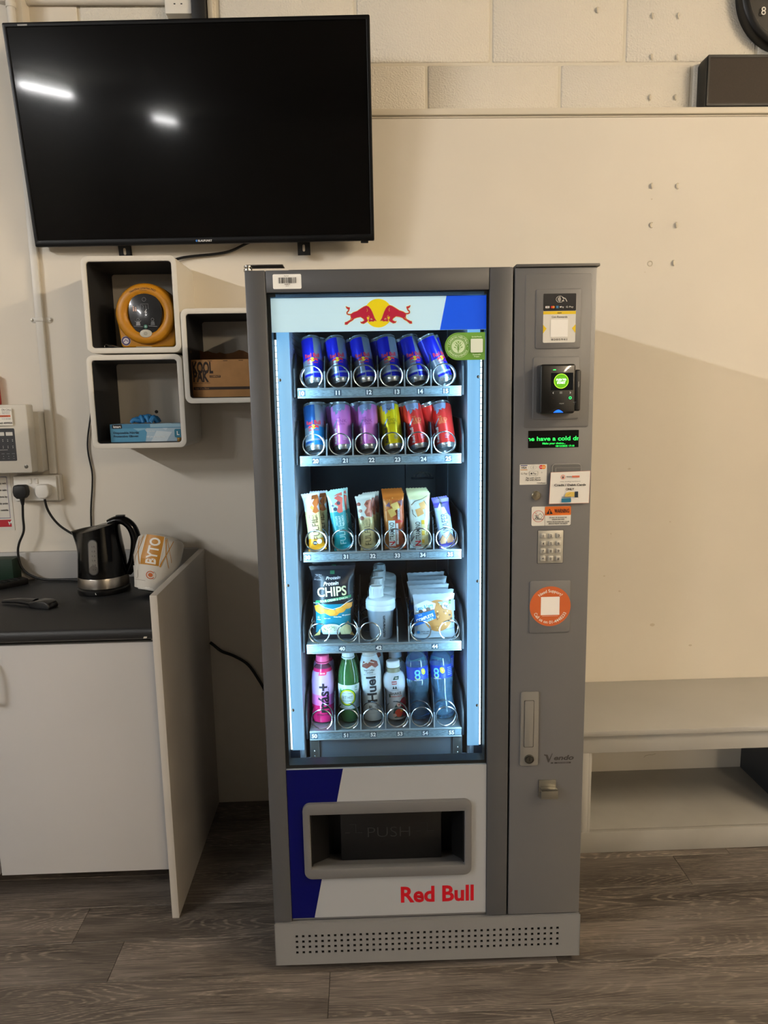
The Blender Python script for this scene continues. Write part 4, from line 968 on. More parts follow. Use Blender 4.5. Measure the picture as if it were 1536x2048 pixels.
def mas(label):
    PK = mat('d8246e', .2, coat=.4); LIL = mat('b89ad6', .35); MID = mat('d06ab8', .35); CAPP = mat('e0588e', .4)
    pr = [(.0001, .004), (.026, .001), (.030, .003), (.0315, .010), (.0315, .120), (.0300, .140), (.024, .158), (.0165, .166), (.0155, .178)]
    def deco(p):
        K = mat('20141e', .5)
        p.text('m\u00e1s+', .002, .075, .030, K, .03, w=.086, rot=90)
        p.poly([(-.012, .140), (.010, .142), (.013, .152), (-.009, .150)], mat('d8245e', .4)); p.text('ZERO SUGAR', .0, .146, .003, WHITE, .02, w=.014)
        p.text('HYDRATION', .0165, .080, .003, K, .02, w=.05, rot=90); p.text('HYDRATION', .000, .026, .0052, mat('5a1030', .5), .03, w=.034)
        p.text('+', .003, .124, .0001, K)
    return bottle('drink_bottle', label, pr, PK, CAPP, [(.05, .082, MID), (.082, .152, LIL), (.160, .18, mat('6a3a52', .2))], deco, .0185, .176)
def vit(label):
    GRNB = mat('3f7a44', .08, trans=.35, coat=.4); PAL = mat('cfe3ea', .4)
    pr = [(.0001, .005), (.020, .003), (.026, .0), (.030, .006), (.0315, .018), (.0305, .040), (.0305, .118), (.0300, .130), (.027, .150), (.020, .172), (.0160, .182), (.0150, .192)]
    def deco(p):
        p.rect(-.040, .040, .042, .112, PAL)
        p.ring(-.004, .076, .0225, .0255, mat('2a9a44', .45), 34); p.ring(-.004, .076, .0190, .0228, mat('d8dc2a', .45), 34); p.poly(ell(-.004, .076, .019), mat('d2e8e6', .45)); p.poly([(-.026, .104), (-.020, .092), (-.027, .090)], mat('2a9a44', .45))
        p.text('VIT\u00b7HIT', -.004, .076, .0085, mat('3a4a52', .5), -.005, w=.030); p.text('LEAN + GREEN', -.004, .088, .0032, mat('6a9aa2', .5), .01); p.text('apple & elderflower', -.004, .066, .0030, mat('6a9aa2', .5), .01)
        p.text('35', .0225, .105, .0070, mat('2a9a6a', .5), .02); p.text('kcal', .0225, .097, .0040, mat('2a9a6a', .5), .02); p.text('no added sugar', -.004, .048, .0026, mat('7a8a92', .5))
    return bottle('drink_bottle', label, pr, GRNB, mat('cfdde4', .4), [(.178, .2, mat('9fb9a8', .1))], deco, .0175, .190)
def huel(label):
    WB = mat('cfdce2', .35)
    pr = [(.0001, .004), (.024, .001), (.028, .002), (.0305, .010), (.0300, .060), (.0285, .085), (.0300, .110), (.0305, .150), (.0290, .165), (.022, .186), (.018, .194)]
    def deco(p):
        K = mat('2c333a', .5)
        p.text('Huel', -.001, .095, .026, K, .03, w=.074, rot=90); p.text('Iced Coffee', -.004, .151, .0052, K, .01, w=.030); p.text('Caramel', -.004, .1445, .0052, K, .01, w=.020); p.text('400 kcal complete meal', -.004, .138, .0026, K)
        p.poly([(-.026, .160), (-.020, .176), (-.006, .170), (.004, .180), (.022, .172), (.026, .160), (.014, .156), (.004, .164), (-.010, .156)], mat('8a4a3c', .5)); p.line([(-.022, .168), (-.004, .176), (.012, .170)], .0022, mat('e0dcd4', .5))
        p.rect(-.012, -.004, .036, .048, K); p.rect(-.011, -.005, .037, .047, WB); p.text('E', -.008, .042, .008, K, .03); p.text('Low', .010, .045, .0042, K, .02); p.text('GI', .010, .039, .004, K, .02); p.rect(-.018, .018, .026, .0263, mat('7a868e', .5))
    return bottle('drink_bottle', label, pr, WB, mat('b9b0a8', .4), [], deco, .0195, .192)
def shake(label):
    WB = mat('c3ccd6', .35); OL = mat('8e8c74', .3)
    pr = [(.0001, .004), (.022, .001), (.026, .0025), (.0290, .010), (.0310, .035), (.0300, .060), (.0300, .085), (.0320, .105), (.0320, .115), (.0280, .130), (.0200, .138), (.0185, .141), (.0180, .156)]
    def deco(p):
        K = mat('2c3238', .5)
        p.poly([(-.006, .121), (.010, .121), (.012, .130), (-.001, .130)], mat('1e4c44', .5)); p.text('20g', .004, .1255, .004, WHITE, .02)
        p.rect(-.010, .004, .108, .117, mat('a84a48', .5)); p.rect(-.009, .003, .111, .114, WB); p.poly([(-.009, .095), (-.006, .104), (-.003, .095)], K); p.poly([(-.003, .095), (.001, .104), (.004, .095)], K); p.text('MYPROTEIN', -.002, .0915, .0026, K)
        p.text('SHAKE', -.001, .0810, .0078, K, .01, w=.032); p.text('strawberry flavour', .0, .0730, .0038, mat('c4685c', .5), .03, w=.034)
        p.poly([(-.008, .008), (-.012, .024), (-.006, .044), (.004, .056), (.016, .060), (.030, .062), (.034, .040), (.034, .008)], mat('24504e', .45)); p.poly(ell(.022, .052, .012, .014), mat('b0344a', .45)); p.poly(ell(.026, .024, .012, .018), mat('9a2c48', .45)); p.poly(ell(.006, .048, .0068), mat('e8cfc8', .5)); p.poly(ell(.006, .048, .002), mat('b0344a', .5)); p.poly(ell(.004, .024, .0110, .012), mat('dd4a30', .45)); p.poly(ell(.012, .030, .004), mat('e0a03a', .5)); p.poly(ell(-.008, .018, .005), mat('e0bcb6', .5)); p.rect(-.014, .034, .006, .010, mat('d8d4cc', .5)); p.rect(-.020, -.016, .070, .080, mat('24503e', .5))
    return bottle('drink_bottle', label, pr, WB, mat('dfe6ea', .4), [(.1385, .158, OL)], deco, .0192, .152, neck=OL)
WAT = mat('93cbf0', .03, trans=.86, ior=1.32, coat=.5)
def water(label):
    pr = [(.0001, .006), (.014, .004), (.022, .0), (.028, .005), (.0320, .018), (.0315, .030), (.0295, .050), (.0270, .066), (.0285, .078), (.0300, .090), (.0320, .112), (.0310, .118), (.0310, .155), (.0320, .160), (.0290, .176), (.020, .192), (.0140, .200), (.0135, .210)]
    NB = mat('1e3eae', .4)
    def deco(p):
        LB_ = mat('6fc4e2', .45); YG = mat('c3cf2c', .45)
        p.ring(-.003, .140, .0040, .0085, LB_, 24); p.ring(-.003, .1275, .0040, .0080, LB_, 24); p.ring(-.003, .1275, .0066, .0084, YG, 14, 170, 330); p.text('deepRiverRock', -.002, .1185, .0036, mat('c9d8ee', .5), .02, w=.022)
        p.poly([(.008, .148), (.013, .151), (.019, .148), (.022, .140), (.020, .134), (.014, .132), (.009, .137)], YG); p.poly([(.011, .145), (.015, .147), (.018, .141), (.014, .137)], mat('dce06a', .45))
        for k in range(3): p.line([(.010, .130-.003*k), (.016, .127-.003*k), (.024, .129-.003*k)], .0006, mat('5a7ad2', .5))
        for k in range(5): p.rect(.030, .046, .146-.005*k, .148-.005*k, mat('8fa6da', .5))
    t = bottle('water_bottle', label, pr, WAT, mat('3f7fd0', .4), [(.1185, .1545, NB)], deco, .0155, .204, seg=32)
    return t
GB5 = 'drink bottles on the bottom tray'
BT = [('mas', mas, 'pink and lilac drink bottle'), ('vit', vit, 'green drink bottle with pale label'), ('huel', huel, 'white tapered drink bottle'), ('shake', shake, 'white shake bottle with strawberries'), ('water', water, 'blue clear water bottle'), ('water', water, 'blue clear water bottle')]
for i, (kd, mk, nm) in enumerate(BT):
    for j in range(2):
        x = COILX[4][i]+[-.001, .002, .002, .001, .000, .002][i]+(.004 if j else 0)
        put(kd, mk, nm+' '+words[j]+' of slot '+NUMW_['5%d' % i], x, .222+.078*j, LIPZ[4]-.003, lean([2, 1, 4, 4, 4, 5][i], [-1, 0, 3, 3, 2.5, 6][i] if j == 0 else 1, [3, 0, 3, 4, 4, -26][i]), GB5)
# ------------------------------------------------------------------ television
TV = thing('television', 'large black flat television tilted forward on the wall', 'television', (-.2414, .7293, 2.3648), (.1401, 0, -.0408))
tw, th = 1.1241/2, .6439/2
B().frame(rr(-tw, tw, -th, th, .004, 3), rr(-tw+.011, tw-.011, -th+.020, th-.012, .002, 3), -.003, .03, mat('070708', .35, spec=.25)).build('bezel', TV, bevel=.001)
def screen_material():
    m = bpy.data.materials.new('dark_screen'); m.use_nodes = True; nt = m.node_tree
    for n in list(nt.nodes): nt.nodes.remove(n)
    o = nt.nodes.new('ShaderNodeOutputMaterial'); d = nt.nodes.new('ShaderNodeBsdfPrincipled')
    d.inputs['Base Color'].default_value = (.0022, .002, .002, 1); d.inputs['Roughness'].default_value = .06; d.inputs['Specular IOR Level'].default_value = .12
    g = nt.nodes.new('ShaderNodeBsdfGlossy'); g.inputs['Roughness'].default_value = .20; g.inputs['Color'].default_value = (.0032, .0032, .0032, 1)
    a = nt.nodes.new('ShaderNodeAddShader'); nt.links.new(d.outputs[0], a.inputs[0]); nt.links.new(g.outputs[0], a.inputs[1]); nt.links.new(a.outputs[0], o.inputs[0])
    return m
B().box(-tw+.010, tw-.010, 0, .004, -th+.019, th-.011, screen_material()).build('screen', TV, smooth=0)
B().box(-tw+.006, tw-.006, .004, .04, -th+.006, th-.006, mat('101011', .6)).box(-.40, .40, .04, .062, -.26, .20, mat('101011', .6)).build('back_cover', TV, bevel=.006)
for x in (-.283, .323):
    q = B().box(x-.021, x+.021, .044, .05, -.362, -.05, mat('0c0c0d', .5)).box(x-.021, x-.017, .044, .054, -.362, -.05, mat('0c0c0d', .5)).box(x+.017, x+.021, .044, .054, -.362, -.05, mat('0c0c0d', .5)).build('wall_bracket', TV, bevel=.001)
    B().prism(rr(x-.004, x+.004, -.350, -.328, .004), .0425, .045, mat('b9ac98', .6)).build('bracket_slot', TV)
p = P(); p.text('BLAUPUNKT', .003, -th+.0095, .0058, mat('d8d8d8', .4, emit=.05), .03, w=.046); p.poly(ell(-.025, -th+.0095, .0034, n=12), mat('3a7ad0', .4)); p.build('maker_lettering', TV, flat(-.003))
B().box(tw-.045, tw-.020, .004, .022, -th-.007, -th+.002, mat('0a0a0b', .4)).build('sensor', TV, bevel=.002)
B().box(-.515, -.485, -.0035, 0, th-.0095, th-.005, mat('8a8a88', .4)).build('top_mark', TV, smooth=0)
CBL = mat('0b0b0c', .5)
def cable(name, label, pts, r=.0035, cat='cable', m=None):
    o = B().tube(smoothpath(pts), r, m or CBL, 8).build(name); return tag(o, label, cat)
cable('television_cable', 'thin black cable sagging from the television to the top shelf cube', [(-.02, .815, 2.085), (-.105, .828, 2.058), (-.16, .836, 2.036), (-.21, .838, 2.026), (-.30, .836, 2.018), (-.345, .833, 2.010), (-.40, .83, 1.992)], .0045)
cable('hanging_cable', 'thin black cable hanging down the wall behind the kettle', [(-.655, .842, 1.62), (-.67, .842, 1.55), (-.683, .842, 1.486), (-.699, .842, 1.41), (-.702, .842, 1.358), (-.694, .842, 1.29), (-.697, .842, 1.24), (-.708, .842, 1.16), (-.712, .842, 1.10), (-.714, .838, 1.02), (-.712, .822, .935), (-.70, .80, .9125)], .0032)
cable('power_cable', 'black power cable running behind the vending machine from the cupboard', [(-.312, .840, .647), (-.300, .838, .638), (-.27, .838, .612), (-.225, .838, .592), (-.175, .838, .556), (-.133, .836, .487), (-.08, .825, .40), (.03, .82, .33)], .0055)
# ------------------------------------------------------------------ cube shelves
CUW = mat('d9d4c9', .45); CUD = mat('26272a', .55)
def cube(label, x0, x1, z0, z1, y0=.615):
    t = thing('wall_cube_shelf', label, 'shelf', (0, 0, 0), group='cube shelves on the wall')
    th_ = .0165
    B().frame(rr(x0, x1, z0, z1, .022, 6), rr(x0+th_, x1-th_, z0+th_, z1-th_, .010, 6), y0, D-.001, CUW).build('shelf_shell', t, bevel=.0015)
    i0, i1, j0, j1 = x0+th_, x1-th_, z0+th_, z1-th_
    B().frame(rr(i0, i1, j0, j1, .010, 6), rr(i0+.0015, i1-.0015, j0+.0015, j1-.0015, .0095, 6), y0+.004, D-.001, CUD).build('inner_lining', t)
    return t
cube('white cube shelf holding the yellow defibrillator', -.594, -.2990, 1.686, 1.981)
cube('white cube shelf holding the blue glove box', -.601, -.3000, 1.385, 1.681)
cube('white cube shelf holding the torn cardboard box', -.2965, -.0060, 1.5245, 1.8200)
B().lathe([(.006, 0), (.006, .002), (.001, .003)], mat('2a2826', .6), 10).build('wall_plug', wb, loc=(-.455, D, 1.497), rot=(pi/2, 0, 0))
# defibrillator
AE = thing('defibrillator', 'yellow defibrillator with dark oval screen panel', 'defibrillator', (-.412, 0, 1.7045))
YA = mat('b87c12', .42); 
out = [(-.088, .012), (-.085, .003), (-.076, 0), (.076, 0), (.085, .003), (.088, .012), (.0935, .07)]+[(.0975*cos(radians(a)), .1025+.0975*sin(radians(a))) for a in range(-4, 185, 8)]+[(-.0935, .07)]
B().prism(out, .655, .735, YA).build('case', AE, bevel=.008, seg=3)
def ringf(u, v):
    a = 2*pi*u; k = v
    ro = (.0925, .0945, .088, .070, .060, .0565)[int(round(v*5))]; yy = (.656, .646, .636, .636, .641, .650)[int(round(v*5))]
    return (ro*sin(a)*(1.0), yy, .104+ro*cos(a)*1.0)
B().grid(ringf, 40, 5, YA).build('raised_rim', AE, smooth=60, weld=True)
egg = [(.058*sin(2*pi*k/40)*(1-.16*(1-cos(2*pi*k/40))/2*1.3), .1045+.0665*cos(2*pi*k/40)*(1.0 if cos(2*pi*k/40) > 0 else 1.12)) for k in range(40)]
B().prism(egg, .640, .652, mat('24262a', .18, coat=.5)).build('dark_panel', AE, bevel=.001)
p = P(); PW = mat('8a8d92', .5); PB = mat('b9bcc0', .5)
p.poly([(.004, .118), (-.003, .108), (.001, .108), (-.002, .098), (.006, .110), (.002, .110), (.006, .118)], PB)
for x in (-.036, -.029): p.poly(ell(x, .126-.003*(x > -.03), .0022, n=10), mat('d9b8a8', .5)); p.rect(x-.002, x+.002, .112, .123-.003*(x > -.03), mat('d9b8a8', .5))
p.ring(-.001, .148, .0055, .0062, PW, 16); p.line([(-.013, .118), (-.013, .134), (.011, .134), (.011, .118)], .0008, PW); p.line([(-.006, .118), (-.004, .128), (-.008, .131)], .0007, PW); p.line([(.004, .118), (.003, .130)], .0007, PW)
for x in (-.024, .022): p.ring(x, .086, .0040, .0047, PW, 14); p.poly([(x-.007, .068), (x+.007, .068), (x+.005, .080), (x-.005, .080)], PW if x < 0 else mat('4a4d52', .5)); p.line([(x-.014, .066), (x+.014, .064)], .0012, PW)
p.line([(-.034, .082), (-.024, .074), (-.014, .083)], .0012, PW)
p.poly(ell(-.001, .0645, .0058, n=16), mat('3a7a6a', .5)); p.poly(ell(-.001, .0645, .0025, n=10), PB)
p.build('panel_symbols', AE, flat(.640))
B().prism(ell(-.001, .0425, .0190, .0125, 26), .634, .645, mat('b9b6aa', .45)).build('speaker_grille', AE, bevel=.001)
p = P(); 
for k in range(8): a = 2*pi*k/8; p.line([(-.001+.002*cos(a), .0425+.002*sin(a)), (-.001+.007*cos(a), .0425+.006*sin(a))], .0008, mat('6a675c', .5))
p.build('grille_slots', AE, flat(.634))
p = P(); p.arc_text('HeartSine samaritan PAD', -.0, .104, .0785, .0060, mat('3a2a08', .5), 92, .01, k=.95); p.text('Defibrillator', .0, .1755, .0032, mat('5a4210', .5)); p.build('case_lettering', AE, flat(.636))
p = P(); p.poly(ell(-.071, .022, .0150, n=28), mat('b9b4bc', .5)); p.poly(ell(-.071, .022, .0138, n=28), mat('3a2a5c', .5)); p.poly(ell(-.071, .022, .0095, n=22), mat('d0c8cc', .5)); p.line([(-.079, .018), (-.072, .026), (-.064, .020)], .0025, mat('5a3a6c', .5)); p.build('round_sticker', AE, flat(.655))
B().prism(rr(-.036, .012, -.0005, .003, .0012), .640, .66, mat('a9a08a', .5)).build('release_tab', AE)
mc = thing('metal_clip', 'small wire clip lying beside the defibrillator', 'clip', (-.545, .655, 1.7035))
B().tube([(-.002+.006*cos(t*.5), 0, .007+.006*sin(t*.5)) for t in range(0, 10)], .0010, CHROME, 6).build('clip_loop', mc)
B().tube([(.008, -.006, .006), (.024, -.008, .005), (.045, -.010, .002)], .0012, CHROME, 6).tube([(.006, -.004, .010), (.022, -.004, .009), (.040, -.012, .002)], .0012, CHROME, 6).tube([(.020, -.012, .008), (.030, -.003, .006)], .0012, CHROME, 6).build('clip_arms', mc)
# cardboard box
KB = thing('cardboard_box', 'open torn brown cardboard box with dark lettering', 'box', (0, 0, 1.5435))
CB = mat('a87b4a', .75, noise=.12, nscale=18); CBI = mat('7a5230', .85)
x0, x1 = -.284, -.030
B().box(x0, x1, .650, .653, 0, .120, CB).build('front_wall', KB, bevel=.0008)
b = B().box(x0, x0+.003, .653, .79, 0, .128, CBI).box(x1-.003, x1, .653, .79, 0, .128, CB).box(x0+.003, x1-.003, .653, .79, 0, .003, CBI).build('box_walls', KB)
tp = [(x0+.003, .003), (x1-.003, .003), (x1-.003, .150), (-.05, .152), (-.07, .146), (-.085, .154), (-.10, .150), (-.115, .147), (-.13, .155), (-.145, .158), (-.165, .150), (-.18, .147), (-.195, .146), (-.21, .151), (-.222, .148), (-.235, .150), (-.25, .156), (-.265, .153), (x0+.003, .160)]
B().prism(tp, .786, .789, CBI).build('torn_back_flap', KB)
B().prism([(x0, .118), (x0+.004, .12), (x0+.006, .148), (x0+.001, .152), (x0-.001, .135)], .652, .656, CB).build('torn_corner', KB)
B().add([(x0+.004, .66, .121), (x1-.004, .66, .121), (x1-.004, .72, .085), (x0+.004, .72, .085)], [(0, 1, 2, 3)], CBI).build('inner_flap', KB, smooth=0)
p = P(); BK_ = mat('2f2015', .7)
p.text('KOOL', -.243, .0945, .034, BK_, .04, w=.066); p.text('PAK', -.250, .0675, .034, BK_, .04, w=.050); p.rect(-.222, -.187, .0625, .0700, BK_, .001); p.text('COMPACT', -.2045, .0663, .0046, mat('b98a58', .7), .02, w=.031)
p.text('Instant Ice Pack, 20 Packs', -.276, .046, .0038, BK_, .0, w=.055, align='l'); p.rect(-.275, -.0305, .024, .033, BK_); p.text('Size: 15 x 30cm', -.271, .0285, .0050, mat('a8794a', .7), .01, w=.045, align='l')
for k in range(5): p.rect(-.276+.05*k, -.262+.05*k, .1150, .1165, BK_)
p.build('box_print', KB, flat(.650))
# glove box
GX = thing('glove_box', 'pale blue disposable glove box in the lower cube', 'box', (-.555, .655, 1.4035))
BLG = mat('a9c2d2', .5); b = B().box(0, .2355, 0, .11, 0, .0575, BLG).build('carton', GX, bevel=.001)
p = P(); p.poly([(0, .058), (.10, .058), (.118, .03), (.112, .0), (0, .0)], mat('4f94b8', .5)); p.poly([(.05, .058), (.13, .058), (.115, .040), (.09, .035)], mat('7fb2cc', .5)); p.poly([(.13, .0), (.18, .0), (.20, .03), (.15, .035)], mat('c8d6de', .5)); p.poly([(.15, .058), (.2, .058), (.18, .036)], mat('bfd2de', .5)); p.rect(0, .2355, .044, .0575, mat('3f7fa6', .5)); p.rect(.13, .2355, .046, .0575, mat('8fb4c8', .5))
p.rect(.007, .039, .0435, .0570, INK, .003); p.text('kmart', .023, .0500, .0070, WHITE, .03, w=.024); p.text('Disposable Nitrile', .010, .0300, .0068, mat('12344e', .5), .025, w=.082, align='l'); p.text('Protective Gloves', .010, .0190, .0068, mat('12344e', .5), .025, w=.080, align='l')
p.text('Powder free', .118, .034, .0036, OFFW, .0, align='l'); p.text('100 pieces latex free', .116, .0160, .0060, mat('e8eef2', .5), .01, w=.06, align='l')
p.rect(.208, .2310, .012, .0395, mat('23718a', .5), .005); p.text('L', .2195, .026, .012, WHITE, .03)
p.build('carton_print', GX, flat(0))
gb = B(); random.seed(21); NBL = mat('2b76ae', .5)
for k in range(15):
    cx, cy, a = random.uniform(-.036, .036), random.uniform(-.018, .018), random.uniform(-1.2, 1.2); L_ = random.uniform(.022, .038)
    hgt = .020*(1-abs(cx)/.06)+random.uniform(-.003, .004)
    pts = [(cx+cos(a)*L_*(q-.5), cy+sin(a)*L_*(q-.5)*.6, .003+hgt*sin(pi*min(1, max(0, q)))**.8+.002*sin(9*q+k)) for q in [i/8 for i in range(9)]]
    gb.tube(pts, [.0025+.0055*sin(pi*(.15+.7*i/8)) for i in range(9)], NBL, 8)
gl = gb.build('nitrile_gloves', smooth=50, loc=(-.445, .705, 1.4625)); tag(gl, 'crumpled blue nitrile gloves sticking out of the glove box', 'gloves')
br = B().lathe([(.008, 0), (.0085, .001), (.0085, .005), (.006, .006), (.0085, .007), (.0085, .012), (.007, .013), (.0001, .013)], mat('a8854a', .35, .7), 18).build('brass_fitting', loc=(-.3275, .638, 1.4030)); tag(br, 'small brass fitting in front of the glove box', 'fitting')
# ------------------------------------------------------------------ kitchen unit
LAM = mat('d3cec5', .45, noise=.03, nscale=4); LAMG = mat('b0aeab', .5, noise=.03, nscale=5); WTM = mat('1f2022', .42, bump=.12, bscale=500)
def topprof():
    return [(.232, .872), (.226, .878), (.2245, .889), (.226, .900), (.233, .907), (.847, .907), (.847, .872)]
o = B().prism(topprof(), -1.9, -.3360, WTM, 'yz').build('worktop', smooth=50); tag(o, 'black laminate worktop beside the vending machine', 'worktop')
p = P(); p.poly([(-.362, .876), (-.352, .876), (-.350, .882), (-.358, .884)], mat('b9b2a6', .6)); p.build('edge_chip', o, flat(.226))
o = B().prism([(.2236, 0), (.848, 0), (.848, 1.000), (.2236, 1.000)], -.3355, -.3145, LAM, 'yz').build('end_panel', bevel=.001); tag(o, 'tall white laminate end panel closing the kitchen unit', 'panel')
o.data.materials[0] = mat('b9b3aa', .5, noise=.05, nscale=6)
o = B().box(-1.9, -.3362, .829, .848, .9072, 1.006, LAMG).build('upstand', bevel=.001); tag(o, 'grey upstand board along the wall behind the worktop', 'upstand')
def cabinet(label, x0, x1):
    t = thing('base_cabinet', label, 'cabinet', (0, 0, 0), group='cupboards under the worktop')
    B().box(x0, x0+.016, .268, .84, .15, .868, LAM).box(x1-.016, x1, .268, .84, .15, .868, LAM).box(x0+.016, x1-.016, .268, .84, .15, .166, LAM).box(x0+.016, x1-.016, .268, .30, .852, .868, mat('1a1917', .8)).box(x0+.016, x1-.016, .83, .84, .166, .868, LAM).build('carcass', t)
    d = B().box(x0+.002, x1-.002, .248, .266, .1445, .857, mat('b3b2b2', .42, noise=.02, nscale=3)).build('cabinet_door', t, bevel=.0012)
    hx = x0+.040
    B().tube(smoothpath([(hx, .2485, .815), (hx, .228, .812), (hx+.001, .219, .790), (hx+.001, .217, .752), (hx+.001, .219, .714), (hx, .228, .693), (hx, .2485, .690)], 4), .0052, mat('a59a88', .3, .9), 10).build('door_handle', d)
    B().box(x0, x1, .52, .536, .001, .15, mat('1a1816', .7)).build('plinth', t)
    return t
cabinet('white cupboard next to the tall end panel', -.8385, -.3370)
cabinet('white cupboard second from the tall end panel', -1.345, -.8415)
# kettle
KT = thing('kettle', 'black plastic kettle with steel band and water window', 'kettle', (-.613, .650, .9075))
KB_ = mat('040405', .14, spec=.35)
ks = 1.0
B().lathe([(.0001, 0), (.082, 0), (.084, .003), (.084, .015), (.080, .020), (.0001, .020)], mat('0a0a0b', .35), 40).build('power_base', KT)
p = P(); p.text('L', -.004, .010, .006, WHITE, .03); p.build('base_mark', KT, wrap(lambda z: .0842), .004)
B().lathe([(.079, .021), (.0820, .023), (.0812, .056), (.0805, .058)], mat('a8a29a', .28, 1.0), 40).build('steel_band', KT)
kp_ = [(.0802, .058), (.079, .085), (.0765, .12), (.073, .15), (.069, .18), (.0655, .205), (.0635, .222)]
def kbody(u, v):
    a = 2*pi*u; z = .058+(.222-.058)*v; r = prof_r(kp_)(z); x = r*sin(a); y = -r*cos(a)
    top = z+v**6*(.020*sin(a)*.9+.006)
    sp = max(0, -sin(a))**14*max(0, (v-.45)/.55)**1.3*.030
    return (x-sp, y, top+.006*max(0, -sin(a))**14*v**8)
B().grid(kbody, 64, 24, KB_).build('kettle_body', KT, smooth=60, weld=True)
def lidf(u, v):
    a = 2*pi*u; q = kbody(u, 1.0); k = 1-v
    x, y, z = q; zc = .230+.020*.9*(x/.0635)*k
    return (x*k*.985, y*k*.985, z*k+(1-k)*.234+.006*v*(1-v)*2)
B().grid(lidf, 48, 8, mat('060607', .2, spec=.4)).build('lid', KT, smooth=60, weld=True)
hp_ = smoothpath([(.030, 0, .240), (.056, 0, .250), (.082, 0, .246), (.104, 0, .222), (.114, 0, .185), (.111, 0, .145), (.102, 0, .105), (.088, 0, .072), (.080, 0, .060)], 5)
B().tube(hp_, [.013+.004*sin(pi*i/(len(hp_)-1)) for i in range(len(hp_))], KB_, 14).build('handle', KT)
B().prism(rr(.055, .085, -.010, .010, .006), .262, .268, mat('0d0d0e', .3), 'xy').build('lid_button', KT, bevel=.002)
p = P(); wr = prof_r(kp_)
p.rect(-.019, .013, .074, .196, mat('1c1c1e', .3), .015); p.rect(-.0165, .0105, .0765, .1935, mat('77746f', .25), .0135); p.rect(-.0165, .0105, .0765, .108, mat('5d5a56', .25), .0135)
for k, s_ in enumerate(('1.7L', '1.5', '1.2', '1.0', '0.8', '0.5')): p.text(s_, .0005, .172-.0155*k, .0050, mat('2c2b2a', .5), .01, w=.011); p.rect(.004, .009, .1650-.0155*k, .1656-.0155*k, mat('2c2b2a', .5))
p.build('water_window', KT, wrap(wr, -.004), .005, base=.0009, step=.0002)
KT.rotation_euler = (0, 0, radians(4)); KT.scale = (1, 1, .95)
# rolled white pad with gold print
SP = thing('shin_pad', 'white padded sports guard with gold panel leaning on the end panel', 'sports guard', (-.438, .575, .928), (-radians(22), radians(8), radians(-10)))
SW = mat('cfcac0', .5, bump=.05, bscale=60)
def pr_(v):
    rx = .048+.030*min(1, v/.55)**1.2-.006*max(0, (v-.75)/.25)**2; ry = .040+.022*min(1, v/.5); return rx, ry
def spf(u, v):
    a = 2*pi*u; rx, ry = pr_(v); k = 1.0
    if v > .9: k = sqrt(max(0.02, 1-((v-.9)/.1)**2*.75))
    return (rx*k*sin(a), -ry*k*cos(a), .178*v)
def spm(x, y, e):
    v = max(0, min(1, y/.178)); rx, ry = pr_(v); a = x/(.5*(rx+ry)); return ((rx+e)*sin(a), -(ry+e)*cos(a), y)
B().grid(spf, 36, 20, SW).add([spf(k/36, 1) for k in range(36)], [tuple(range(36))], SW).build('padded_shell', SP, smooth=70, weld=True)
p = P(); GO = mat('b57c22', .45)
p.poly([(-.030, .070), (.034, .072), (.032, .168), (-.026, .168)], GO); p.text('BYTO', .006, .118, .030, mat('e4dfd4', .5), .03, w=.085, rot=90)
for s in (-1, 1): p.line([(s*.031+.002, .071), (s*.029+.002, .168)], .002, mat('e4dfd4', .5)); p.line([(s*.033+.002, .070), (s*.060, .160)], .004, GO, .002); p.line([(s*.036, .160), (s*.046, .110), (s*.064, .072)], .003, GO, .002); p.line([(s*.038, .165), (s*.056, .12), (s*.07, .09)], .0016, GO)
p.build('gold_print', SP, spm, .006)
def cuff(u, v):
    a = 2*pi*u; k = 1.06-.02*v; rx, ry = pr_(.0+.38*v); return (rx*k*sin(a), -ry*k*cos(a)*1.03, .178*.36*v-.006*cos(a)*(1-v))
B().grid(cuff, 32, 6, SW).build('wrist_strap', SP, smooth=60, weld=True)
p = P(); p.ring(.012, .040, .010, .0125, mat('c05a28', .5), 22, 40, 330); p.poly(ell(.012, .040, .0065, n=18), mat('c2622c', .5)); p.ring(.012, .040, .0145, .0155, mat('7a6a5a', .5), 18, -60, 60); p.line([(-.030, .050), (-.026, .030), (-.032, .024)], .0012, mat('6a645a', .5)); p.rect(-.038, .0, .0195, .0203, mat('6a645a', .5))
p.build('strap_emblem', SP, lambda x, y, e: (lambda q: (q[0]*1.07, q[1]*1.09, q[2]))(spm(x, y, e+.0006)), .005)
B().lathe([(.038, -.004), (.041, .0), (.041, .02), (.030, .024), (.0001, .024)], mat('e0dcd4', .5), 26, (.004, -.004, -.004)).lathe([(.030, -.0045), (.0001, -.0045)], BLACK, 20, (.004, -.004, -.004)).build('inner_roll', SP)
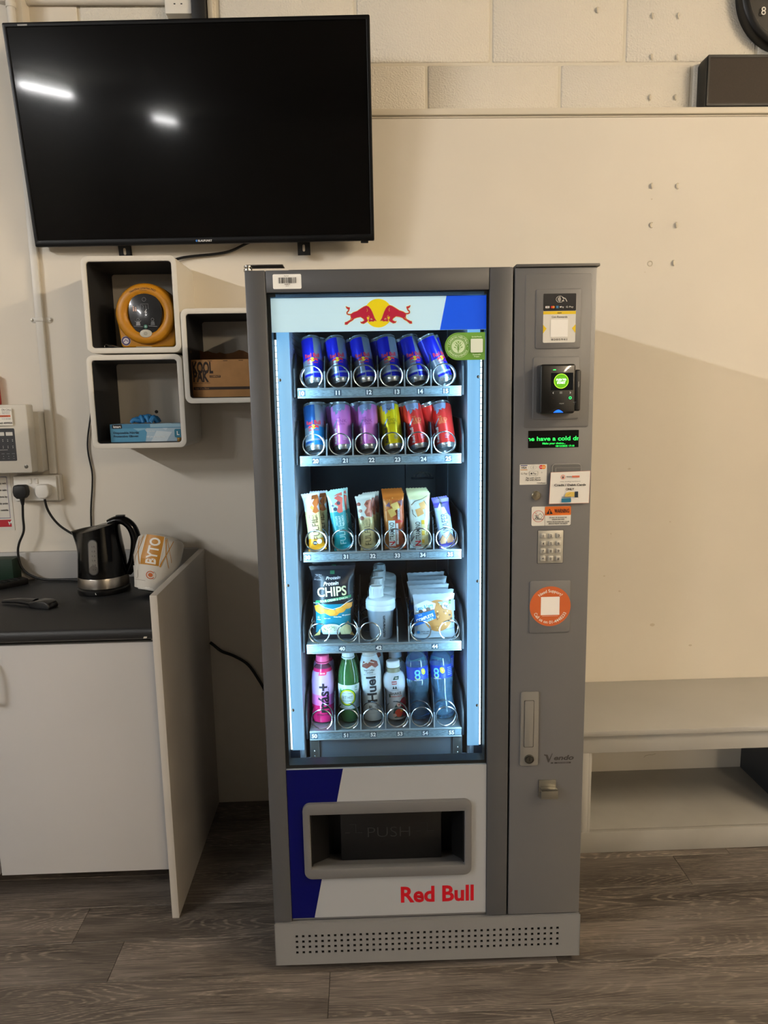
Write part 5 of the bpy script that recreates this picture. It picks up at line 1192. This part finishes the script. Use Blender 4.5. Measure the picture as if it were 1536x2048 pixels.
# small things on the worktop
o = B().box(-.16, .16, -.03, .03, 0, .088, mat('0c2a1c', .5)).build('green_box', bevel=.002, loc=(-1.127, .795, .9075)); tag(o, 'dark green box at the back of the worktop', 'box')
RM = thing('remote_control', 'black remote control lying on the worktop', 'remote control', (-1.002, .700, .9075), (0, 0, radians(-42)))
B().prism(rr(-.026, .026, -.105, .105, .008), 0, .020, mat('0d0d0e', .4), 'xy').build('remote_case', RM, bevel=.003)
for i in range(3):
    for j in range(8): B().box(-.004, .004, -.004, .004, 0, .0018, mat('2a2a2c', .5)).build('button', RM, loc=(-.014+.014*i, -.08+.022*j, .020), smooth=0)
SCR = thing('lint_brush', 'black handled plastic tool lying on the worktop', 'tool', (-.79, .478, .9075), (0, 0, radians(-19)))
SB = mat('101012', .3, coat=.2)
def hnd(u, v):
    a = 2*pi*u; w_ = .009+.010*v**1.5; h_ = .006+.0075*v; x = -.095+.125*v
    return (x, w_*cos(a), .0085+.004*sin(pi*v)+h_*sin(a)*.9+.004*v)
B().grid(hnd, 20, 14, SB).build('tool_handle', SCR, smooth=60, weld=True)
B().prism([(.020, 0), (.095, 0), (.098, .006), (.094, .018), (.080, .024), (.050, .024), (.020, .018)], -.021, .021, SB, 'xz').build('tool_head', SCR, bevel=.004, seg=3)
# ------------------------------------------------------------------ electrical things on the wall
PLA = mat('d6d2c9', .4); PLW = mat('e3e0d8', .4)
SK = thing('double_socket', 'white double wall socket under the grey alarm panel', 'socket', (-.879, D, 1.238))
B().prism(rr(-.080, .078, -.046, .046, .004), -.030, 0, PLA).build('back_box', SK, bevel=.002)
B().prism(rr(-.078, .070, -.043, .043, .003), -.039, -.030, PLW).build('face_plate', SK, bevel=.002)
for x in (-.020, .002): B().box(x-.006, x+.006, -.043, -.039, .018, .036, PLW).build('switch', SK, bevel=.0015)
def plug(nm, label, m, x, pts, cm):
    t = thing(nm, label, 'plug', (-.879+x, D-.0395, 1.228))
    pol = [(-.022, .020), (-.016, .026), (.016, .026), (.022, .020), (.0245, .002), (.022, -.012), (.012, -.022), (-.012, -.022), (-.022, -.012), (-.0245, .002)]
    B().prism(pol, -.030, 0, m).build('plug_body', t, bevel=.005, seg=3)
    b = B().tube([(0, -.013, -.016), (0, -.013, -.032), (0, -.013, -.045)], [.010, .007, .005], m, 12) if m == RUBP else B().tube([(0, -.013, -.018), (0, -.013, -.026)], .005, m, 10)
    b.build('strain_relief', t)
    B().tube(smoothpath([(px-(-.879+x), py-(D-.0395), pz-1.228) for px, py, pz in pts]), .0042, cm, 8).build('cord', t)
RUBP = mat('101011', .5)
plug('mains_plug', 'black plug with cord looping down to the kettle', RUBP, -.047, [(-.926, .797, 1.190), (-.931, .800, 1.14), (-.934, .802, 1.09), (-.955, .803, 1.045), (-.962, .803, 1.01), (-.955, .800, .965), (-.930, .796, .935), (-.890, .792, .918), (-.850, .790, .9125), (-.79, .785, .9125), (-.72, .755, .9125), (-.68, .72, .9125)], RUBP)
plug('mains_plug', 'white plug with black cord beside the black plug', PLW, .030, [(-.849, .797, 1.205), (-.845, .800, 1.17), (-.832, .806, 1.135), (-.812, .812, 1.105), (-.785, .815, 1.082), (-.755, .815, 1.062), (-.735, .815, 1.04), (-.722, .810, .985), (-.705, .80, .925), (-.68, .77, .9125)], RUBP)
MT = thing('mini_trunking', 'white cable trunking running down the wall to the double socket', 'trunking', (0, 0, 0))
B().box(-.841, -.815, D-.016, D-.0002, 1.286, 2.454, PLA).build('trunking_cover', MT, bevel=.003)
sd = B().prism(rr(-.862, -.788, 1.807, 1.825, .008), D-.003, D-.0004, PLA).box(-.843, -.813, D-.0185, D-.003, 1.810, 1.822, PLA).build('saddle_clip', MT, bevel=.001)
for x in (-.856, -.794): B().lathe([(.005, 0), (.005, .001), (.001, .0022)], mat('a39c8e', .4, .5), 12).build('screw', sd, loc=(x, D-.003, 1.816), rot=(pi/2, 0, 0))
CT = thing('conduit_run', 'white round conduit with junction box above the television', 'conduit', (0, 0, 0))
B().tube([(-.80, BY-.014, 2.8385), (-.346, BY-.014, 2.8385)], .0128, PLA, 16).tube([(-.815, BY-.014, 2.8385), (-.795, BY-.014, 2.8385)], .0150, PLA, 16).build('conduit', CT)
B().lathe([(.040, 0), (.040, .026), (.036, .030), (.0001, .030)], PLA, 30).build('junction_box', CT, loc=(-.850, D, 2.842), rot=(pi/2, 0, 0))
B().lathe([(.004, 0), (.004, .002), (.001, .003)], GREYD, 10).build('screw', CT, loc=(-.826, D-.030, 2.828), rot=(pi/2, 0, 0))
B().tube([(-.828, D-.014, 2.815), (-.828, D-.014, 2.4545)], .0128, PLA, 16).tube([(-.828, D-.014, 2.805), (-.828, D-.014, 2.788)], .0150, PLA, 16).build('conduit', CT)
S2 = thing('wall_socket', 'white socket outlet on the blockwork above the television', 'socket', (-.3045, BY, 2.833))
B().prism(rr(-.043, .043, -.043, .043, .003), -.034, 0, PLW).build('face_plate', S2, bevel=.002)
p = P(); p.rect(-.003, .001, .010, .022, INK); p.rect(-.014, -.008, -.016, -.0125, INK); p.rect(.0085, .0145, -.016, -.0125, INK); p.ring(-.026, .002, .002, .0042, mat('8a857a', .5), 16); p.line([(.030, .022), (.040, .022), (.040, .008), (.030, .008)], .0012, mat('6a665e', .5)); p.build('pin_holes', S2, flat(-.034))
o = B().box(-.2600, -.2150, BY-.045, BY, 2.62, 3.30, mat('141415', .5)).build('black_trunking', bevel=.003); tag(o, 'black vertical trunking beside the upper socket outlet', 'trunking')
o = B().box(-.213, -.197, BY-.014, BY, 2.62, 3.30, PLA).build('slim_trunking', bevel=.002); tag(o, 'slim white trunking beside the black trunking', 'trunking')
# alarm panel
AL = thing('alarm_panel', 'pale grey fire alarm panel with dark keypad area', 'alarm panel', (0, 0, 0))
APM = mat('c9c5bb', .45)
B().prism(rr(-1.30, -.842, 1.297, 1.505, .006), D-.055, D-.0005, APM).build('back_box', AL, bevel=.003)
B().prism(rr(-1.31, -.858, 1.300, 1.531, .006), D-.105, D-.055, APM).build('front_cover', AL, bevel=.004)
p = P(); DKP = mat('2c2d30', .5); KEYM = mat('c9c7c0', .5)
p.rect(-1.22, -.905, 1.342, 1.452, DKP, .004)
for k in range(5): p.rect(-.9345-.028*k, -.9120-.028*k, 1.4275, 1.4395, KEYM, .001)
for r_ in range(3):
    for k in range(7):
        if r_ < 2: p.poly(ell(-.914-.016*k, 1.409-.022*r_, .0014, n=8), KEYM); p.rect(-.9155-.016*k, -.9125-.016*k, 1.4135-.022*r_, 1.4150-.022*r_, KEYM)
        else: p.rect(-.919-.017*k, -.909-.017*k, 1.366, 1.3675, mat('77777a', .5)); p.rect(-.917-.017*k, -.910-.017*k, 1.350, 1.3512, mat('77777a', .5)); p.poly(ell(-.913-.017*k, 1.358, .0010, n=8), KEYM)
p.rect(-.99, -.93, 1.3795, 1.3805, KEYM)
p.rect(-1.00, -.905, 1.462, 1.520, mat('e4e1d8', .5), .001); p.text('ON CALL', -.922, 1.514, .0062, INK, .01, w=.032); p.text('Security & Fire', -.924, 1.507, .0030, INK); p.text('Alarm Service', -.924, 1.502, .0030, INK); p.rect(-.998, -.910, 1.490, 1.4965, mat('c5562a', .5)); p.text('24hr on Call Service', -.938, 1.4932, .0034, INK, .01); p.text('Tel: 01 560 4200', -.925, 1.484, .0030, INK); p.text('1860 499955', -.930, 1.470, .0060, INK, .02, w=.048); p.rect(-.965, -.9445, 1.500, 1.518, INK)
p.build('panel_print', AL, flat(D-.105))
B().lathe([(.0065, 0), (.0065, .001), (.0055, .0015), (.001, .0012)], mat('77746c', .3, .7), 14).build('screw', AL, loc=(-.877, D-.105, 1.322), rot=(pi/2, 0, 0))
o = B().prism(rr(-1.09, -.9875, 1.530, 1.632, .005), D-.030, D-.0005, mat('a81c1c', .4)).build('call_point', bevel=.003); tag(o, 'red fire call point above the alarm panel', 'alarm')
NT = thing('wall_notice', 'laminated wall notice with red footer beside the double socket', 'notice', (0, 0, 0))
B().box(-1.20, -.9855, D-.0018, D-.0003, 1.085, 1.292, mat('d9d5cc', .35)).build('sheet', NT, smooth=0)
p = P(); p.line([(-1.19, 1.278), (-.9975, 1.278), (-.9975, 1.130), (-1.19, 1.130)], .0022, mat('2c3a78', .5)); p.rect(-1.19, -.9955, 1.098, 1.124, mat('b01c2c', .5)); p.text('M', -.9995, 1.112, .012, WHITE, .03, rot=15)
for k, s_ in enumerate(('emergency exit', 'remain calm', 'follow instructions by', 'assembly point', 'wait outside.')): p.text(s_, -1.0005, 1.255-.024*k, .006, INK, .03, align='r')
p.build('notice_print', NT, flat(D-.0018))
# ------------------------------------------------------------------ bench, speaker, clock
BN = thing('bench', 'grey painted low bench with open base along the wall', 'bench', (0, 0, 0))
BG = mat('b2b1ad', .5, noise=.03, nscale=5); BG2 = mat('a19f99', .55, noise=.06, nscale=7)
B().box(.90, 2.5, .440, .848, .428, .4455, BG).build('bench_top', BN, bevel=.002)
B().box(.90, 2.5, .456, .474, .362, .428, BG).build('apron', BN, bevel=.001)
B().box(.90, 2.5, .456, .474, .001, .076, BG2).box(.90, 2.5, .474, .848, .058, .076, BG2).build('base_shelf', BN, bevel=.001)
B().box(.972, .992, .456, .846, .076, .362, BG).box(.992, 1.004, .462, .52, .076, .362, BG).build('bench_leg', BN, bevel=.001)
B().box(1.722, 1.74, .462, .846, .076, .362, mat('40454e', .5)).build('bench_leg', BN, bevel=.001)  # blue-grey divider leg, shadow under the bench put into its dark colour
p = P(); p.line([(1.34, .128), (1.345, .135), (1.36, .138), (1.372, .137), (1.385, .142)], .0012, mat('8a7a62', .6)); p.build('pencil_mark', wb, flat(D))
SPK = thing('loudspeaker', 'dark grey box loudspeaker standing on the wall ledge', 'speaker', (0, 0, 2.4825))
SM = mat('24231f', .6); b = B().prism([(1.449, .001), (1.83, .001), (1.83, .1675), (1.458, .1675), (1.4485, .150)], D-.002, BY-.002, SM).build('speaker_cabinet', SPK, bevel=.003)
B().frame(rr(1.456, 1.822, .006, .163, .002, 2), rr(1.462, 1.816, .013, .156, .002, 2), D-.006, D-.002, mat('1f1e1b', .5)).build('grille_frame', SPK)
B().box(1.462, 1.816, D-.0045, D-.002, .013, .156, mat('3b342d', .8, noise=.1, nscale=300)).build('speaker_grille', SPK, smooth=0)
CK = thing('wall_clock', 'round black wall clock with white numerals', 'clock', (1.752, BY-.001, 2.857), (pi/2, 0, 0))
B().lathe([(.180, 0), (.187, .004), (.187, .040), (.182, .047), (.165, .050), (.160, .044), (.160, .008)], mat('0c0c0c', .4), 60, cap=False).build('clock_rim', CK, smooth=50)
B().lathe([(.162, .002), (.162, .010), (.0001, .010)], mat('262420', .5), 60).build('clock_face', CK)
p = P()
for k in range(60):
    a = 2*pi*k/60; r0 = .148 if k % 5 else .143; p.line([(r0*sin(a), r0*cos(a)), (.152*sin(a), .152*cos(a))], .0016 if k % 5 else .003, OFFW)
for k in range(1, 13): a = 2*pi*k/12; p.text(str(k), .108*sin(a), .108*cos(a), .025, OFFW, .0)
p.line([(0, 0), (.05, .05)], .006, OFFW); p.line([(0, 0), (-.02, .11)], .004, OFFW)
p.build('clock_print', CK, lambda x, y, e: (x, y, .010+e))
